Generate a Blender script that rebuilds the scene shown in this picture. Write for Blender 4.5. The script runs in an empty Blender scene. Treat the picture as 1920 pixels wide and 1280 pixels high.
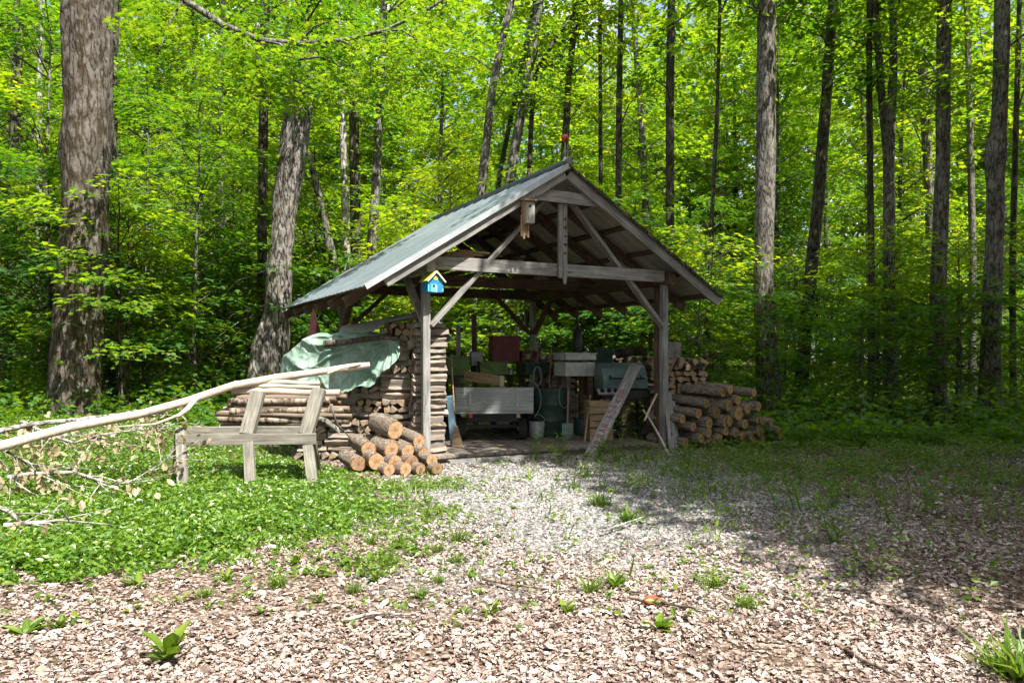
import bpy, bmesh, math, random
import numpy as np
from mathutils import Vector, Matrix, Euler, noise as mnoise

random.seed(7)
R = np.random.RandomState(11)
sc = bpy.context.scene
COL = sc.collection

# ------------------------------------------------------------------ camera, sky, sun, exposure
CAM_Z = 1.5
F = 1450.0                      # focal length in pixels of the 1920 px wide photograph
HOR = 665.0
cam_d = bpy.data.cameras.new('camera')
cam = bpy.data.objects.new('camera', cam_d); COL.objects.link(cam)
cam.location = (0, 0, CAM_Z); cam.rotation_euler = (math.radians(90), 0, 0)
cam_d.sensor_width = 36.0; cam_d.lens = 36.0 * F / 1920.0
cam_d.shift_y = (HOR - 640.0) / 1920.0
cam_d.clip_start = 0.05; cam_d.clip_end = 2000
sc.camera = cam

SUN_EL, SUN_AZ = math.radians(56), math.radians(38)      # azimuth: right of straight behind the camera
SUN = Vector((math.sin(SUN_AZ) * math.cos(SUN_EL), -math.cos(SUN_AZ) * math.cos(SUN_EL), math.sin(SUN_EL)))
world = bpy.data.worlds.new('World'); sc.world = world; world.use_nodes = True
wn = world.node_tree.nodes; wl = world.node_tree.links
wn.clear()
sky = wn.new('ShaderNodeTexSky'); sky.sky_type = 'NISHITA'; sky.sun_disc = False
sky.sun_elevation = SUN_EL; sky.sun_rotation = math.atan2(SUN.x, SUN.y)
sky.air_density = 1.0; sky.dust_density = 3.0; sky.ozone_density = 1.0
bg = wn.new('ShaderNodeBackground'); bg.inputs['Strength'].default_value = 0.12
wo = wn.new('ShaderNodeOutputWorld')
ctc = wn.new('ShaderNodeTexCoord'); cno = wn.new('ShaderNodeTexNoise'); cno.inputs['Scale'].default_value = 3.0; cno.inputs['Detail'].default_value = 6
crm = wn.new('ShaderNodeValToRGB'); crm.color_ramp.elements[0].position = 0.42; crm.color_ramp.elements[1].position = 0.60
cmx = wn.new('ShaderNodeMix'); cmx.data_type = 'RGBA'; cmx.inputs[7].default_value = (5.2, 5.4, 5.7, 1)      # thin white cloud
wl.new(ctc.outputs['Generated'], cno.inputs['Vector']); wl.new(cno.outputs['Fac'], crm.inputs[0]); wl.new(crm.outputs[0], cmx.inputs[0])
wl.new(sky.outputs[0], cmx.inputs[6]); wl.new(cmx.outputs[2], bg.inputs['Color']); wl.new(bg.outputs[0], wo.inputs['Surface'])
sun_d = bpy.data.lights.new('sun', 'SUN'); sun_d.energy = 5.0; sun_d.angle = math.radians(0.55); sun_d.color = (1.0, 0.955, 0.87)
sun = bpy.data.objects.new('sun', sun_d); COL.objects.link(sun)
sun.location = SUN * 40
sun.rotation_euler = SUN.to_track_quat('Z', 'Y').to_euler()
sc.view_settings.view_transform = 'Standard'; sc.view_settings.look = 'None'
sc.view_settings.exposure = 1.27; sc.view_settings.gamma = 1.0
sc.render.engine = 'CYCLES'
cy = sc.cycles
cy.max_bounces = 11; cy.diffuse_bounces = 5; cy.glossy_bounces = 2; cy.transmission_bounces = 9; cy.transparent_max_bounces = 4
cy.caustics_reflective = False; cy.caustics_refractive = False
cy.use_adaptive_sampling = True; cy.adaptive_threshold = 0.02
cy.sample_clamp_indirect = 6.0

# ------------------------------------------------------------------ helpers
def W(px, py, d):               # pixel of the photograph at depth d -> world point
    return Vector(((px - 960.0) / F * d, d, CAM_Z - (py - HOR) / F * d))
def G(px, py):                  # pixel on flat ground
    d = F * CAM_Z / (py - HOR)
    return Vector(((px - 960.0) / F * d, d, 0.0))
def sst(t):
    t = np.clip(t, 0, 1); return t * t * (3 - 2 * t)
def gz(x, y):                   # ground height
    x = np.asarray(x, float); y = np.asarray(y, float)
    h = 0.36 * sst((-x - 2.9) / 3.0) * sst((y - 8.8) / 4.5)
    h = h + 0.035 * np.sin(x * 0.9 + 1.3) * np.sin(y * 0.7) * sst((y - 3) / 3)
    h = h * 1.0 + 0.25 * sst((y - 22) / 30.0) * (np.sin(x * 0.23) + np.sin(y * 0.19 + 1))
    near = np.exp(-(((x - 0.2) / 4.0) ** 2 + ((y - 12.0) / 4.2) ** 2) ** 2)
    return h * (1 - near)
def gzf(x, y): return float(gz(x, y))

def tag(o, label=None, cat=None, group=None, kind=None):
    if label: o['label'] = label
    if cat: o['category'] = cat
    if group: o['group'] = group
    if kind: o['kind'] = kind
    return o
def empty(name, loc=(0, 0, 0), rz=0.0):
    o = bpy.data.objects.new(name, None); COL.objects.link(o)
    o.location = loc; o.rotation_euler = (0, 0, rz); o.empty_display_size = 0.2
    return o
def thing(name, label, cat, loc=(0, 0, 0), rz=0.0, group=None):
    return tag(empty(name, loc, rz), label, cat, group)
def kids(o): return KIDS.get(o.name, [])
KIDS = {}
def setp(c, p):
    if p is not None:
        c.parent = p; KIDS.setdefault(p.name, []).append(c)
def copy_tree(o, parent=None):
    c = o.copy(); COL.objects.link(c)
    if parent is not None: setp(c, parent)
    for ch in list(kids(o)): copy_tree(ch, c)
    return c

class MB:
    def __init__(s): s.v = []; s.f = []; s.m = []; s.sm = []
    def add(s, V, Fs, mi=0, smooth=False):
        b = len(s.v); s.v.extend([tuple(p) for p in V])
        for f in Fs: s.f.append([b + i for i in f]); s.m.append(mi); s.sm.append(smooth)
    def box(s, c, size, rot=None, mi=0):
        hx, hy, hz = size[0] / 2, size[1] / 2, size[2] / 2
        V = [Vector((x, y, z)) for x in (-hx, hx) for y in (-hy, hy) for z in (-hz, hz)]
        if rot is not None:
            M = rot if isinstance(rot, Matrix) else Euler(rot).to_matrix()
            V = [M @ p for p in V]
        c = Vector(c); V = [p + c for p in V]
        s.add(V, [(0, 1, 3, 2), (4, 6, 7, 5), (0, 4, 5, 1), (2, 3, 7, 6), (0, 2, 6, 4), (1, 5, 7, 3)], mi)
    def bar(s, p0, p1, w, h, mi=0, up=(0, 0, 1)):
        p0 = Vector(p0); p1 = Vector(p1)
        s.box((p0 + p1) / 2, ((p1 - p0).length, w, h), frame(p1 - p0, up), mi)
    def tube(s, pts, rad, n=8, mi=0, smooth=True, caps=True, jit=0.0, capmi=None):
        pts = [Vector(p) for p in pts]
        if not hasattr(rad, '__len__'): rad = [rad] * len(pts)
        V = []; ref = Vector((0.31, 0.2, 0.93))
        for i, p in enumerate(pts):
            t = (pts[min(i + 1, len(pts) - 1)] - pts[max(i - 1, 0)]).normalized()
            if abs(t.dot(ref)) > 0.95: ref = Vector((0.9, 0.1, 0.1))
            a = (ref - t * ref.dot(t)).normalized(); ref = a; b = t.cross(a)
            for k in range(n):
                an = 2 * math.pi * k / n; r = rad[i] * (1 + jit * (random.random() - .5))
                V.append(p + a * (r * math.cos(an)) + b * (r * math.sin(an)))
        Fs = []
        for i in range(len(pts) - 1):
            for k in range(n):
                Fs.append((i * n + k, i * n + (k + 1) % n, (i + 1) * n + (k + 1) % n, (i + 1) * n + k))
        s.add(V, Fs, mi, smooth)
        if caps:
            L = len(pts) - 1; c = mi if capmi is None else capmi
            s.add([V[k] for k in range(n)], [tuple(reversed(range(n)))], c)
            s.add([V[L * n + k] for k in range(n)], [tuple(range(n))], c)
    def prism(s, poly, d0, d1, fn, mi=0):       # poly: 2-D list, extruded from d0 to d1; fn(a,b,d) -> point
        n = len(poly)
        V = [fn(a, b, d0) for a, b in poly] + [fn(a, b, d1) for a, b in poly]
        s.add(V, [tuple(range(n)), tuple(reversed(range(n, 2 * n)))] + [(i, i + n, (i + 1) % n + n, (i + 1) % n) for i in range(n)], mi)
    def build(s, name, mats, parent=None, org=None, bevel=0.0):
        me = bpy.data.meshes.new(name)
        V = s.v
        if org is not None: V = [(p[0] - org[0], p[1] - org[1], p[2] - org[2]) for p in V]
        me.from_pydata(V, [], s.f)
        if not isinstance(mats, (list, tuple)): mats = [mats]
        for m in mats: me.materials.append(m)
        me.polygons.foreach_set('material_index', s.m)
        me.polygons.foreach_set('use_smooth', s.sm)
        me.update()
        bm = bmesh.new(); bm.from_mesh(me); bmesh.ops.recalc_face_normals(bm, faces=bm.faces); bm.to_mesh(me); bm.free()
        o = bpy.data.objects.new(name, me); COL.objects.link(o)
        if org is not None and parent is None: o.location = org
        setp(o, parent)
        if bevel:
            b = o.modifiers.new('bevel', 'BEVEL'); b.width = bevel; b.segments = 2; b.limit_method = 'ANGLE'; b.angle_limit = math.radians(50)
        return o
def frame(d, up=(0, 0, 1)):
    x = Vector(d).normalized(); up = Vector(up)
    if abs(x.dot(up)) > 0.97: up = Vector((0, 1, 0))
    y = up.cross(x).normalized(); z = x.cross(y)
    return Matrix((x, y, z)).transposed()
def beam(name, p0, p1, w, h, mat, parent=None, up=(0, 0, 1), jit=0.004, bevel=0.006):
    """squared timber with its grain along local X; slightly uneven"""
    p0 = Vector(p0); p1 = Vector(p1); L = (p1 - p0).length
    n = max(2, int(L / 0.35)); V = []; Fs = []
    for i in range(n + 1):
        dy, dz = (random.random() - .5) * jit, (random.random() - .5) * jit
        for sy, sz in ((-1, -1), (1, -1), (1, 1), (-1, 1)):
            V.append((L * i / n, sy * w / 2 + dy, sz * h / 2 + dz))
    for i in range(n):
        for k in range(4): Fs.append((i * 4 + k, i * 4 + (k + 1) % 4, i * 4 + 4 + (k + 1) % 4, i * 4 + 4 + k))
    Fs += [(3, 2, 1, 0), (n * 4, n * 4 + 1, n * 4 + 2, n * 4 + 3)]
    m = MB(); m.add(V, Fs); o = m.build(name, mat, parent, bevel=bevel)
    M = frame(p1 - p0, up).to_4x4(); M.translation = p0; o.matrix_local = M
    return o

def np_mesh(name, V, Fs, mat, rnd=None, smooth=False):
    """V (n,3), Fs (m,k) numpy arrays"""
    me = bpy.data.meshes.new(name)
    n, m, k = len(V), len(Fs), Fs.shape[1]
    me.vertices.add(n); me.vertices.foreach_set('co', V.astype(np.float32).ravel())
    me.loops.add(m * k); me.loops.foreach_set('vertex_index', Fs.astype(np.int32).ravel())
    me.polygons.add(m); me.polygons.foreach_set('loop_start', np.arange(0, m * k, k, dtype=np.int32))
    try: me.polygons.foreach_set('loop_total', np.full(m, k, dtype=np.int32))
    except Exception: pass
    me.polygons.foreach_set('use_smooth', np.full(m, smooth, dtype=bool))
    if rnd is not None:
        a = me.attributes.new('rnd', 'FLOAT', 'POINT'); a.data.foreach_set('value', rnd.astype(np.float32))
    me.materials.append(mat); me.update(calc_edges=True)
    return me
T_QUAD = (np.array([(-.5, 0, 0), (-.02, -.27, .05), (.5, 0, -.06), (-.02, .27, .05)]), np.array([[0, 1, 2, 3]]))
T_MAPLE = (np.array([(-.40, 0, 0), (-.30, -.27, .01), (-.03, -.19, .03), (.10, -.50, -.03), (.20, -.17, .03), (.60, 0, -.05),
                     (.20, .17, .03), (.10, .50, -.03), (-.03, .19, .03), (-.30, .27, .01)]), np.array([[0, 1, 2, 3, 4, 5, 6, 7, 8, 9]]))
T_BLADE = (np.array([(0, -.04, 0), (0, .04, 0), (.35, .035, .5), (.35, -.035, .5), (.85, 0.01, .8), (.85, -.01, .8)]), np.array([[0, 1, 2, 3], [3, 2, 4, 5]]))
T_CURL = (np.array([(-.5, 0, .03), (-.2, -.30, .10), (-.15, 0, -.02), (-.2, .28, .06), (.2, -.27, .05), (.2, 0, 0.01), (.22, .25, .11), (.52, .02, .06)]),
          np.array([[0, 1, 2, 3], [1, 4, 5, 2], [2, 5, 6, 3], [5, 4, 7, 6]]))
def leaves(name, P, N, H, S, T, mat):
    n = len(P); tv, tf = T
    N = N / np.linalg.norm(N, axis=1, keepdims=True)
    X = H - (H * N).sum(1, keepdims=True) * N
    X = X / (np.linalg.norm(X, axis=1, keepdims=True) + 1e-9); Y = np.cross(N, X)
    S = np.asarray(S).reshape(n, 1, 1)
    V = P[:, None, :] + S * (tv[None, :, 0:1] * X[:, None, :] + tv[None, :, 1:2] * Y[:, None, :] + tv[None, :, 2:3] * N[:, None, :])
    k = len(tv)
    Fs = (tf[None] + (np.arange(n) * k)[:, None, None]).reshape(-1, tf.shape[1])
    return np_mesh(name, V.reshape(-1, 3), Fs, mat, np.repeat(R.rand(n), k))
def mesh_obj(name, me, parent=None, loc=None):
    o = bpy.data.objects.new(name, me); COL.objects.link(o); setp(o, parent)
    if loc is not None: o.location = loc
    return o
def rdir(n):
    a = R.rand(n) * 2 * np.pi; return np.stack([np.cos(a), np.sin(a), np.zeros(n)], 1)
def tilt(n, s):
    return np.stack([R.randn(n) * s, R.randn(n) * s, np.ones(n)], 1)

# ------------------------------------------------------------------ materials
def new_mat(name):
    m = bpy.data.materials.new(name); m.use_nodes = True; nt = m.node_tree; nt.nodes.clear()
    out = nt.nodes.new('ShaderNodeOutputMaterial')
    return m, nt, nt.nodes, nt.links, out
def nd(nt, t, **kw):
    n = nt.nodes.new(t)
    for k, v in kw.items(): setattr(n, k, v)
    return n
def ramp(nt, stops):
    r = nt.nodes.new('ShaderNodeValToRGB'); el = r.color_ramp.elements
    while len(el) < len(stops): el.new(0.5)
    for e, (p, c) in zip(el, stops): e.position = p; e.color = (*c, 1)
    return r
def mixc(nt, fac, a, b, mode='MIX'):
    m = nt.nodes.new('ShaderNodeMix'); m.data_type = 'RGBA'; m.blend_type = mode
    for s, v in ((m.inputs[0], fac), (m.inputs[6], a), (m.inputs[7], b)):
        if isinstance(v, (int, float)): s.default_value = v
        elif isinstance(v, tuple): s.default_value = (*v, 1)
        else: nt.links.new(v, s)
    return m.outputs[2]
def texco(nt, scale=(1, 1, 1), rand=True):
    tc = nd(nt, 'ShaderNodeTexCoord'); mp = nd(nt, 'ShaderNodeMapping')
    mp.inputs['Scale'].default_value = scale
    nt.links.new(tc.outputs['Object'], mp.inputs['Vector'])
    if rand:
        oi = nd(nt, 'ShaderNodeObjectInfo'); ml = nd(nt, 'ShaderNodeMath', operation='MULTIPLY'); ml.inputs[1].default_value = 37.0
        nt.links.new(oi.outputs['Random'], ml.inputs[0]); nt.links.new(ml.outputs[0], mp.inputs['Location'])
    return mp.outputs[0]
def noise(nt, vec, scale, detail=4, rough=0.55):
    n = nd(nt, 'ShaderNodeTexNoise'); n.inputs['Scale'].default_value = scale; n.inputs['Detail'].default_value = detail
    n.inputs['Roughness'].default_value = rough; nt.links.new(vec, n.inputs['Vector']); return n.outputs['Fac']
def bump(nt, h, strength, dist):
    b = nd(nt, 'ShaderNodeBump'); b.inputs['Strength'].default_value = strength; b.inputs['Distance'].default_value = dist
    nt.links.new(h, b.inputs['Height']); return b.outputs[0]
def pbsdf(nt, out, col, rough=0.8, metal=0.0, nrm=None, spec=0.3):
    p = nd(nt, 'ShaderNodeBsdfPrincipled'); p.inputs['Roughness'].default_value = rough; p.inputs['Metallic'].default_value = metal
    p.inputs['Specular IOR Level'].default_value = spec
    if isinstance(col, tuple): p.inputs['Base Color'].default_value = (*col, 1)
    else: nt.links.new(col, p.inputs['Base Color'])
    if nrm is not None: nt.links.new(nrm, p.inputs['Normal'])
    nt.links.new(p.outputs[0], out.inputs['Surface']); return p

def m_wood(name, dark, mid, light, grain=0, rough=0.85, var=0.35):
    m, nt, n, l, out = new_mat(name)
    s = [14, 14, 14]; s[grain] = 0.9
    v = texco(nt, tuple(s))
    a = noise(nt, v, 3.0, 6, 0.65); r = ramp(nt, [(0.28, dark), (0.5, mid), (0.74, light)]); l.new(a, r.inputs[0])
    v2 = texco(nt, (1, 1, 1)); b = noise(nt, v2, 2.6, 3); r2 = ramp(nt, [(0.3, (1 - var,) * 3), (0.7, (1.0,) * 3)]); l.new(b, r2.inputs[0])
    c = mixc(nt, 1.0, r.outputs[0], r2.outputs[0], 'MULTIPLY')
    k = nd(nt, 'ShaderNodeTexVoronoi'); k.inputs['Scale'].default_value = 2.2
    s3 = [2.2, 2.2, 2.2]; s3[grain] = 0.8; l.new(texco(nt, tuple(s3)), k.inputs['Vector'])
    r3 = ramp(nt, [(0.05, (0.25, 0.2, 0.16)), (0.10, (1, 1, 1))]); l.new(k.outputs['Distance'], r3.inputs[0])
    c = mixc(nt, 0.8, c, r3.outputs[0], 'MULTIPLY')
    pbsdf(nt, out, c, rough, 0, bump(nt, a, 0.5, 0.006), 0.2); return m
def m_bark(name, dark, mid, light, sc_=1.0, moss=None, bumpd=0.03, patch=None):
    m, nt, n, l, out = new_mat(name)
    v = texco(nt, (sc_, sc_, sc_ * 0.27)); a = noise(nt, v, 7.0, 9, 0.75)
    rg = nd(nt, 'ShaderNodeTexNoise'); rg.noise_type = 'RIDGED_MULTIFRACTAL'; rg.inputs['Scale'].default_value = 4.2; rg.inputs['Detail'].default_value = 5; rg.inputs['Roughness'].default_value = 0.6; rg.inputs['Offset'].default_value = 1.0; rg.inputs['Gain'].default_value = 1.0
    l.new(mixc(nt, 0.05, v, noise(nt, v, 6, 3)), rg.inputs['Vector'])
    mrg = nd(nt, 'ShaderNodeMapRange'); mrg.inputs[1].default_value = 0.8; mrg.inputs[2].default_value = 1.9; mrg.inputs[3].default_value = 1.0; mrg.inputs[4].default_value = 0.0; l.new(rg.outputs['Fac'], mrg.inputs[0])
    fine = noise(nt, texco(nt, (1, 1, 0.6)), 38.0, 5, 0.7)
    hgt = mixc(nt, 0.42, mrg.outputs[0], a); hgt = mixc(nt, 0.28, hgt, fine)
    r = ramp(nt, [(0.30, dark), (0.52, mid), (0.78, light)]); l.new(hgt, r.inputs[0]); c = r.outputs[0]
    v2 = texco(nt, (1, 1, 0.7)); b = noise(nt, v2, 2.2 * sc_, 5, 0.6)
    rb = ramp(nt, [(0.42, (0.55, 0.52, 0.48)), (0.60, (1, 1, 1))]); l.new(b, rb.inputs[0]); c = mixc(nt, 1.0, c, rb.outputs[0], 'MULTIPLY')
    if patch:
        b3 = noise(nt, texco(nt, (1.3, 1.3, 0.9)), 3.5 * sc_, 6, 0.7); r3 = ramp(nt, [(0.60, (0, 0, 0)), (0.66, (1, 1, 1))]); l.new(b3, r3.inputs[0])
        c = mixc(nt, r3.outputs[0], c, patch)
    if moss:
        b2 = noise(nt, texco(nt, (1, 1, 0.6)), 1.7 * sc_, 5, 0.65); r2 = ramp(nt, [(0.50, (0, 0, 0)), (0.62, (1, 1, 1))]); l.new(b2, r2.inputs[0])
        c = mixc(nt, r2.outputs[0], c, moss)
    pbsdf(nt, out, c, 0.95, 0, bump(nt, hgt, 0.9, bumpd), 0.1); return m
def m_leaf(name, cols, tcols, trans=0.5, gloss=0.035, rough=0.45, spread=0.55):
    m, nt, n, l, out = new_mat(name)
    at = nd(nt, 'ShaderNodeAttribute', attribute_name='rnd'); oi = nd(nt, 'ShaderNodeObjectInfo')
    ad = nd(nt, 'ShaderNodeMath', operation='MULTIPLY_ADD'); ad.inputs[1].default_value = spread
    ml = nd(nt, 'ShaderNodeMath', operation='MULTIPLY'); ml.inputs[1].default_value = 1.0 - spread
    l.new(oi.outputs['Random'], ml.inputs[0]); l.new(at.outputs['Fac'], ad.inputs[0]); l.new(ml.outputs[0], ad.inputs[2])
    k = len(cols)
    r1 = ramp(nt, [(i / (k - 1) if k > 1 else 0, c) for i, c in enumerate(cols)]); l.new(ad.outputs[0], r1.inputs[0])
    r2 = ramp(nt, [(i / (k - 1) if k > 1 else 0, c) for i, c in enumerate(tcols)]); l.new(ad.outputs[0], r2.inputs[0])
    d = nd(nt, 'ShaderNodeBsdfDiffuse'); l.new(r1.outputs[0], d.inputs[0])
    t = nd(nt, 'ShaderNodeBsdfTranslucent'); l.new(r2.outputs[0], t.inputs[0])
    mx = nd(nt, 'ShaderNodeMixShader'); mx.inputs[0].default_value = trans; l.new(d.outputs[0], mx.inputs[1]); l.new(t.outputs[0], mx.inputs[2])
    g = nd(nt, 'ShaderNodeBsdfGlossy'); g.inputs['Roughness'].default_value = rough; g.inputs['Color'].default_value = (0.9, 0.95, 0.9, 1)
    m2 = nd(nt, 'ShaderNodeMixShader'); m2.inputs[0].default_value = gloss; l.new(mx.outputs[0], m2.inputs[1]); l.new(g.outputs[0], m2.inputs[2])
    l.new(m2.outputs[0], out.inputs['Surface']); return m
def m_plain(name, col, rough=0.6, metal=0.0, spec=0.35, dirt=0.3, dscale=6.0, bumpd=0.0):
    m, nt, n, l, out = new_mat(name)
    v = texco(nt); a = noise(nt, v, dscale, 6, 0.65); r = ramp(nt, [(0.35, tuple(c * (1 - dirt) for c in col)), (0.65, col)]); l.new(a, r.inputs[0])
    pbsdf(nt, out, r.outputs[0], rough, metal, bump(nt, a, 0.4, bumpd) if bumpd else None, spec); return m
def m_end(name, pale, ring, dark):      # sawn log end: rings round local X
    m, nt, n, l, out = new_mat(name)
    tc = nd(nt, 'ShaderNodeTexCoord'); sp = nd(nt, 'ShaderNodeSeparateXYZ'); l.new(tc.outputs['Object'], sp.inputs[0])
    cb = nd(nt, 'ShaderNodeCombineXYZ'); l.new(sp.outputs[1], cb.inputs[1]); l.new(sp.outputs[2], cb.inputs[2])
    w = nd(nt, 'ShaderNodeTexWave', wave_type='RINGS', rings_direction='X'); w.inputs['Scale'].default_value = 3.2
    w.inputs['Distortion'].default_value = 1.6; w.inputs['Detail'].default_value = 3; l.new(cb.outputs[0], w.inputs['Vector'])
    r = ramp(nt, [(0.2, pale), (0.9, ring)]); l.new(w.outputs['Fac'], r.inputs[0])
    a = noise(nt, texco(nt, (0.5, 2.2, 2.2)), 1.6, 6, 0.7); ra = ramp(nt, [(0.40, dark), (0.60, (1, 1, 1))]); l.new(a, ra.inputs[0])
    at = nd(nt, 'ShaderNodeMath', operation='ARCTAN2'); l.new(sp.outputs[1], at.inputs[0]); l.new(sp.outputs[2], at.inputs[1])
    ln = nd(nt, 'ShaderNodeVectorMath', operation='LENGTH'); l.new(cb.outputs[0], ln.inputs[0])
    oi = nd(nt, 'ShaderNodeObjectInfo'); ml = nd(nt, 'ShaderNodeMath', operation='MULTIPLY'); ml.inputs[1].default_value = 50; l.new(oi.outputs['Random'], ml.inputs[0])
    c2 = nd(nt, 'ShaderNodeCombineXYZ'); l.new(at.outputs[0], c2.inputs[0]); l.new(ml.outputs[0], c2.inputs[1])
    ck = ramp(nt, [(0.30, (0.16, 0.11, 0.08)), (0.36, (1, 1, 1))]); l.new(noise(nt, c2.outputs[0], 3.2, 3, 0.6), ck.inputs[0])
    hr = ramp(nt, [(0.05, (0.55, 0.42, 0.33)), (0.45, (1, 1, 1)), (0.86, (1, 1, 1)), (0.97, (0.35, 0.26, 0.2))]); l.new(ln.outputs['Value'], hr.inputs[0])
    cc = mixc(nt, 0.8, mixc(nt, 0.8, r.outputs[0], ra.outputs[0], 'MULTIPLY'), ck.outputs[0], 'MULTIPLY'); cc = mixc(nt, 0.9, cc, hr.outputs[0], 'MULTIPLY')
    gv = ramp(nt, [(0.0, (1, 1, 1)), (0.6, (0.88, 0.88, 0.9)), (1.0, (0.55, 0.55, 0.57))]); l.new(oi.outputs['Random'], gv.inputs[0]); cc = mixc(nt, 1.0, cc, gv.outputs[0], 'MULTIPLY')
    pbsdf(nt, out, cc, 0.85, 0, bump(nt, a, 0.4, 0.01), 0.15); return m

GREY = ((0.12, 0.115, 0.105), (0.30, 0.29, 0.275), (0.47, 0.46, 0.44))
M = {}
M['grey'] = m_wood('weathered_grey_wood', *GREY)
M['greyz'] = m_wood('weathered_grey_wood_upright', *GREY, grain=2)
M['brown'] = m_wood('brown_rafter_wood', (0.05, 0.032, 0.023), (0.135, 0.09, 0.064), (0.25, 0.175, 0.125))
M['tan'] = m_wood('tan_wood', (0.20, 0.13, 0.075), (0.36, 0.25, 0.15), (0.50, 0.38, 0.25))
M['tanz'] = m_wood('tan_wood_upright', (0.20, 0.12, 0.07), (0.36, 0.24, 0.14), (0.50, 0.37, 0.24), grain=2)
M['polebark'] = m_wood('brown_pole_bark', (0.10, 0.075, 0.055), (0.25, 0.19, 0.145), (0.40, 0.325, 0.26))
M['oldgrey'] = m_wood('old_saw_buck_wood', (0.09, 0.085, 0.065), (0.23, 0.215, 0.18), (0.37, 0.355, 0.31), grain=0)
M['pale'] = m_wood('peeled_pale_wood', (0.34, 0.26, 0.20), (0.56, 0.46, 0.38), (0.72, 0.63, 0.54), var=0.25)
M['deck'] = m_wood('deck_board_wood', (0.10, 0.085, 0.07), (0.24, 0.205, 0.175), (0.38, 0.33, 0.28), grain=1)
M['greypaint'] = m_wood('flaking_white_paint', (0.20, 0.215, 0.21), (0.34, 0.365, 0.36), (0.45, 0.48, 0.47), var=0.35)
M['bluepaint'] = m_plain('blue_paint_board', (0.16, 0.27, 0.36), 0.6, dirt=0.4)
M['bark'] = m_bark('maple_bark', (0.04, 0.034, 0.028), (0.10, 0.088, 0.074), (0.20, 0.182, 0.16), 3.2, moss=(0.05, 0.038, 0.022), bumpd=0.03)
M['barkd'] = m_bark('dark_bark', (0.02, 0.017, 0.014), (0.085, 0.074, 0.064), (0.17, 0.15, 0.13), 2.4, moss=(0.045, 0.05, 0.022))
M['barkg'] = m_bark('grey_bark', (0.045, 0.041, 0.036), (0.145, 0.136, 0.12), (0.27, 0.258, 0.235), 3.4, patch=(0.05, 0.045, 0.04))
M['barks'] = m_bark('shaggy_bark', (0.03, 0.026, 0.022), (0.13, 0.12, 0.105), (0.34, 0.32, 0.295), 3.6, bumpd=0.05)
M['barkw'] = m_bark('pale_bark', (0.10, 0.09, 0.08), (0.36, 0.34, 0.31), (0.55, 0.53, 0.50), 3.0)
M['logbark'] = m_bark('cut_log_bark', (0.05, 0.036, 0.026), (0.21, 0.165, 0.13), (0.40, 0.34, 0.28), 3.0, bumpd=0.012)
M['logend'] = m_end('sawn_log_end', (0.57, 0.40, 0.25), (0.43, 0.27, 0.15), (0.55, 0.42, 0.34))
M['logendy'] = m_end('sawn_log_end_yellow', (0.55, 0.39, 0.17), (0.45, 0.30, 0.12), (0.55, 0.45, 0.34))
M['split'] = m_wood('split_wood', (0.13, 0.095, 0.07), (0.33, 0.25, 0.185), (0.52, 0.43, 0.34))
M['splitg'] = m_wood('split_wood_weathered', (0.11, 0.085, 0.07), (0.29, 0.245, 0.205), (0.48, 0.43, 0.38))
M['splitend'] = m_plain('split_wood_end', (0.47, 0.34, 0.21), 0.9, dirt=0.55, dscale=14)
M['splitendg'] = m_plain('split_wood_end_weathered', (0.36, 0.28, 0.21), 0.9, dirt=0.55, dscale=14)
def m_tarp():
    m, nt, n, l, out = new_mat('green_tarp'); v = texco(nt)
    a = noise(nt, v, 3.0, 7, 0.7); r = ramp(nt, [(0.35, (0.135, 0.225, 0.165)), (0.52, (0.19, 0.285, 0.225)), (0.68, (0.31, 0.38, 0.355))]); l.new(a, r.inputs[0])
    d = noise(nt, v, 26.0, 5, 0.7); rd = ramp(nt, [(0.30, (0.45, 0.40, 0.32)), (0.40, (1, 1, 1))]); l.new(d, rd.inputs[0])
    rg = nd(nt, 'ShaderNodeTexNoise'); rg.noise_type = 'RIDGED_MULTIFRACTAL'; rg.inputs['Scale'].default_value = 3.4; rg.inputs['Detail'].default_value = 3; rg.inputs['Offset'].default_value = 1.0; rg.inputs['Gain'].default_value = 1.0; l.new(v, rg.inputs['Vector'])
    pbsdf(nt, out, mixc(nt, 0.8, r.outputs[0], rd.outputs[0], 'MULTIPLY'), 0.5, 0, bump(nt, rg.outputs['Fac'], 0.55, 0.03), 0.4); return m
M['tarp'] = m_tarp()
M['canvas'] = m_plain('grey_canvas', (0.34, 0.35, 0.29), 0.8, dirt=0.35, dscale=5.0, bumpd=0.02)
M['white'] = m_plain('chipped_white_paint', (0.52, 0.54, 0.50), 0.6, dirt=0.45)
M['red'] = m_plain('dark_red_paint', (0.13, 0.02, 0.018), 0.55, dirt=0.4)
M['finial'] = m_plain('finial_red', (0.46, 0.035, 0.03), 0.3, dirt=0.3, spec=0.5)
M['redmark'] = m_plain('red_brush_paint', (0.30, 0.085, 0.09), 0.7, dirt=0.35, dscale=40)
M['blue'] = m_plain('bright_blue_paint', (0.03, 0.26, 0.55), 0.5, dirt=0.3, dscale=30)
M['cyan'] = m_plain('light_blue_paint', (0.14, 0.52, 0.72), 0.5, dirt=0.2, dscale=30)
M['yellow'] = m_plain('lime_yellow_paint', (0.48, 0.50, 0.09), 0.55, dirt=0.3, dscale=30)
M['cream'] = m_plain('cream_trim', (0.74, 0.70, 0.52), 0.6, dirt=0.2)
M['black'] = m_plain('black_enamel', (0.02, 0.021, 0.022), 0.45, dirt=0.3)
M['rubber'] = m_plain('tyre_rubber', (0.035, 0.034, 0.033), 0.85, dirt=0.3, dscale=20)
M['steel'] = m_plain('dull_steel', (0.42, 0.42, 0.41), 0.45, 0.7, dirt=0.4)
M['grill'] = m_plain('green_grey_enamel', (0.13, 0.20, 0.19), 0.32, dirt=0.3, spec=0.5)
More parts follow.
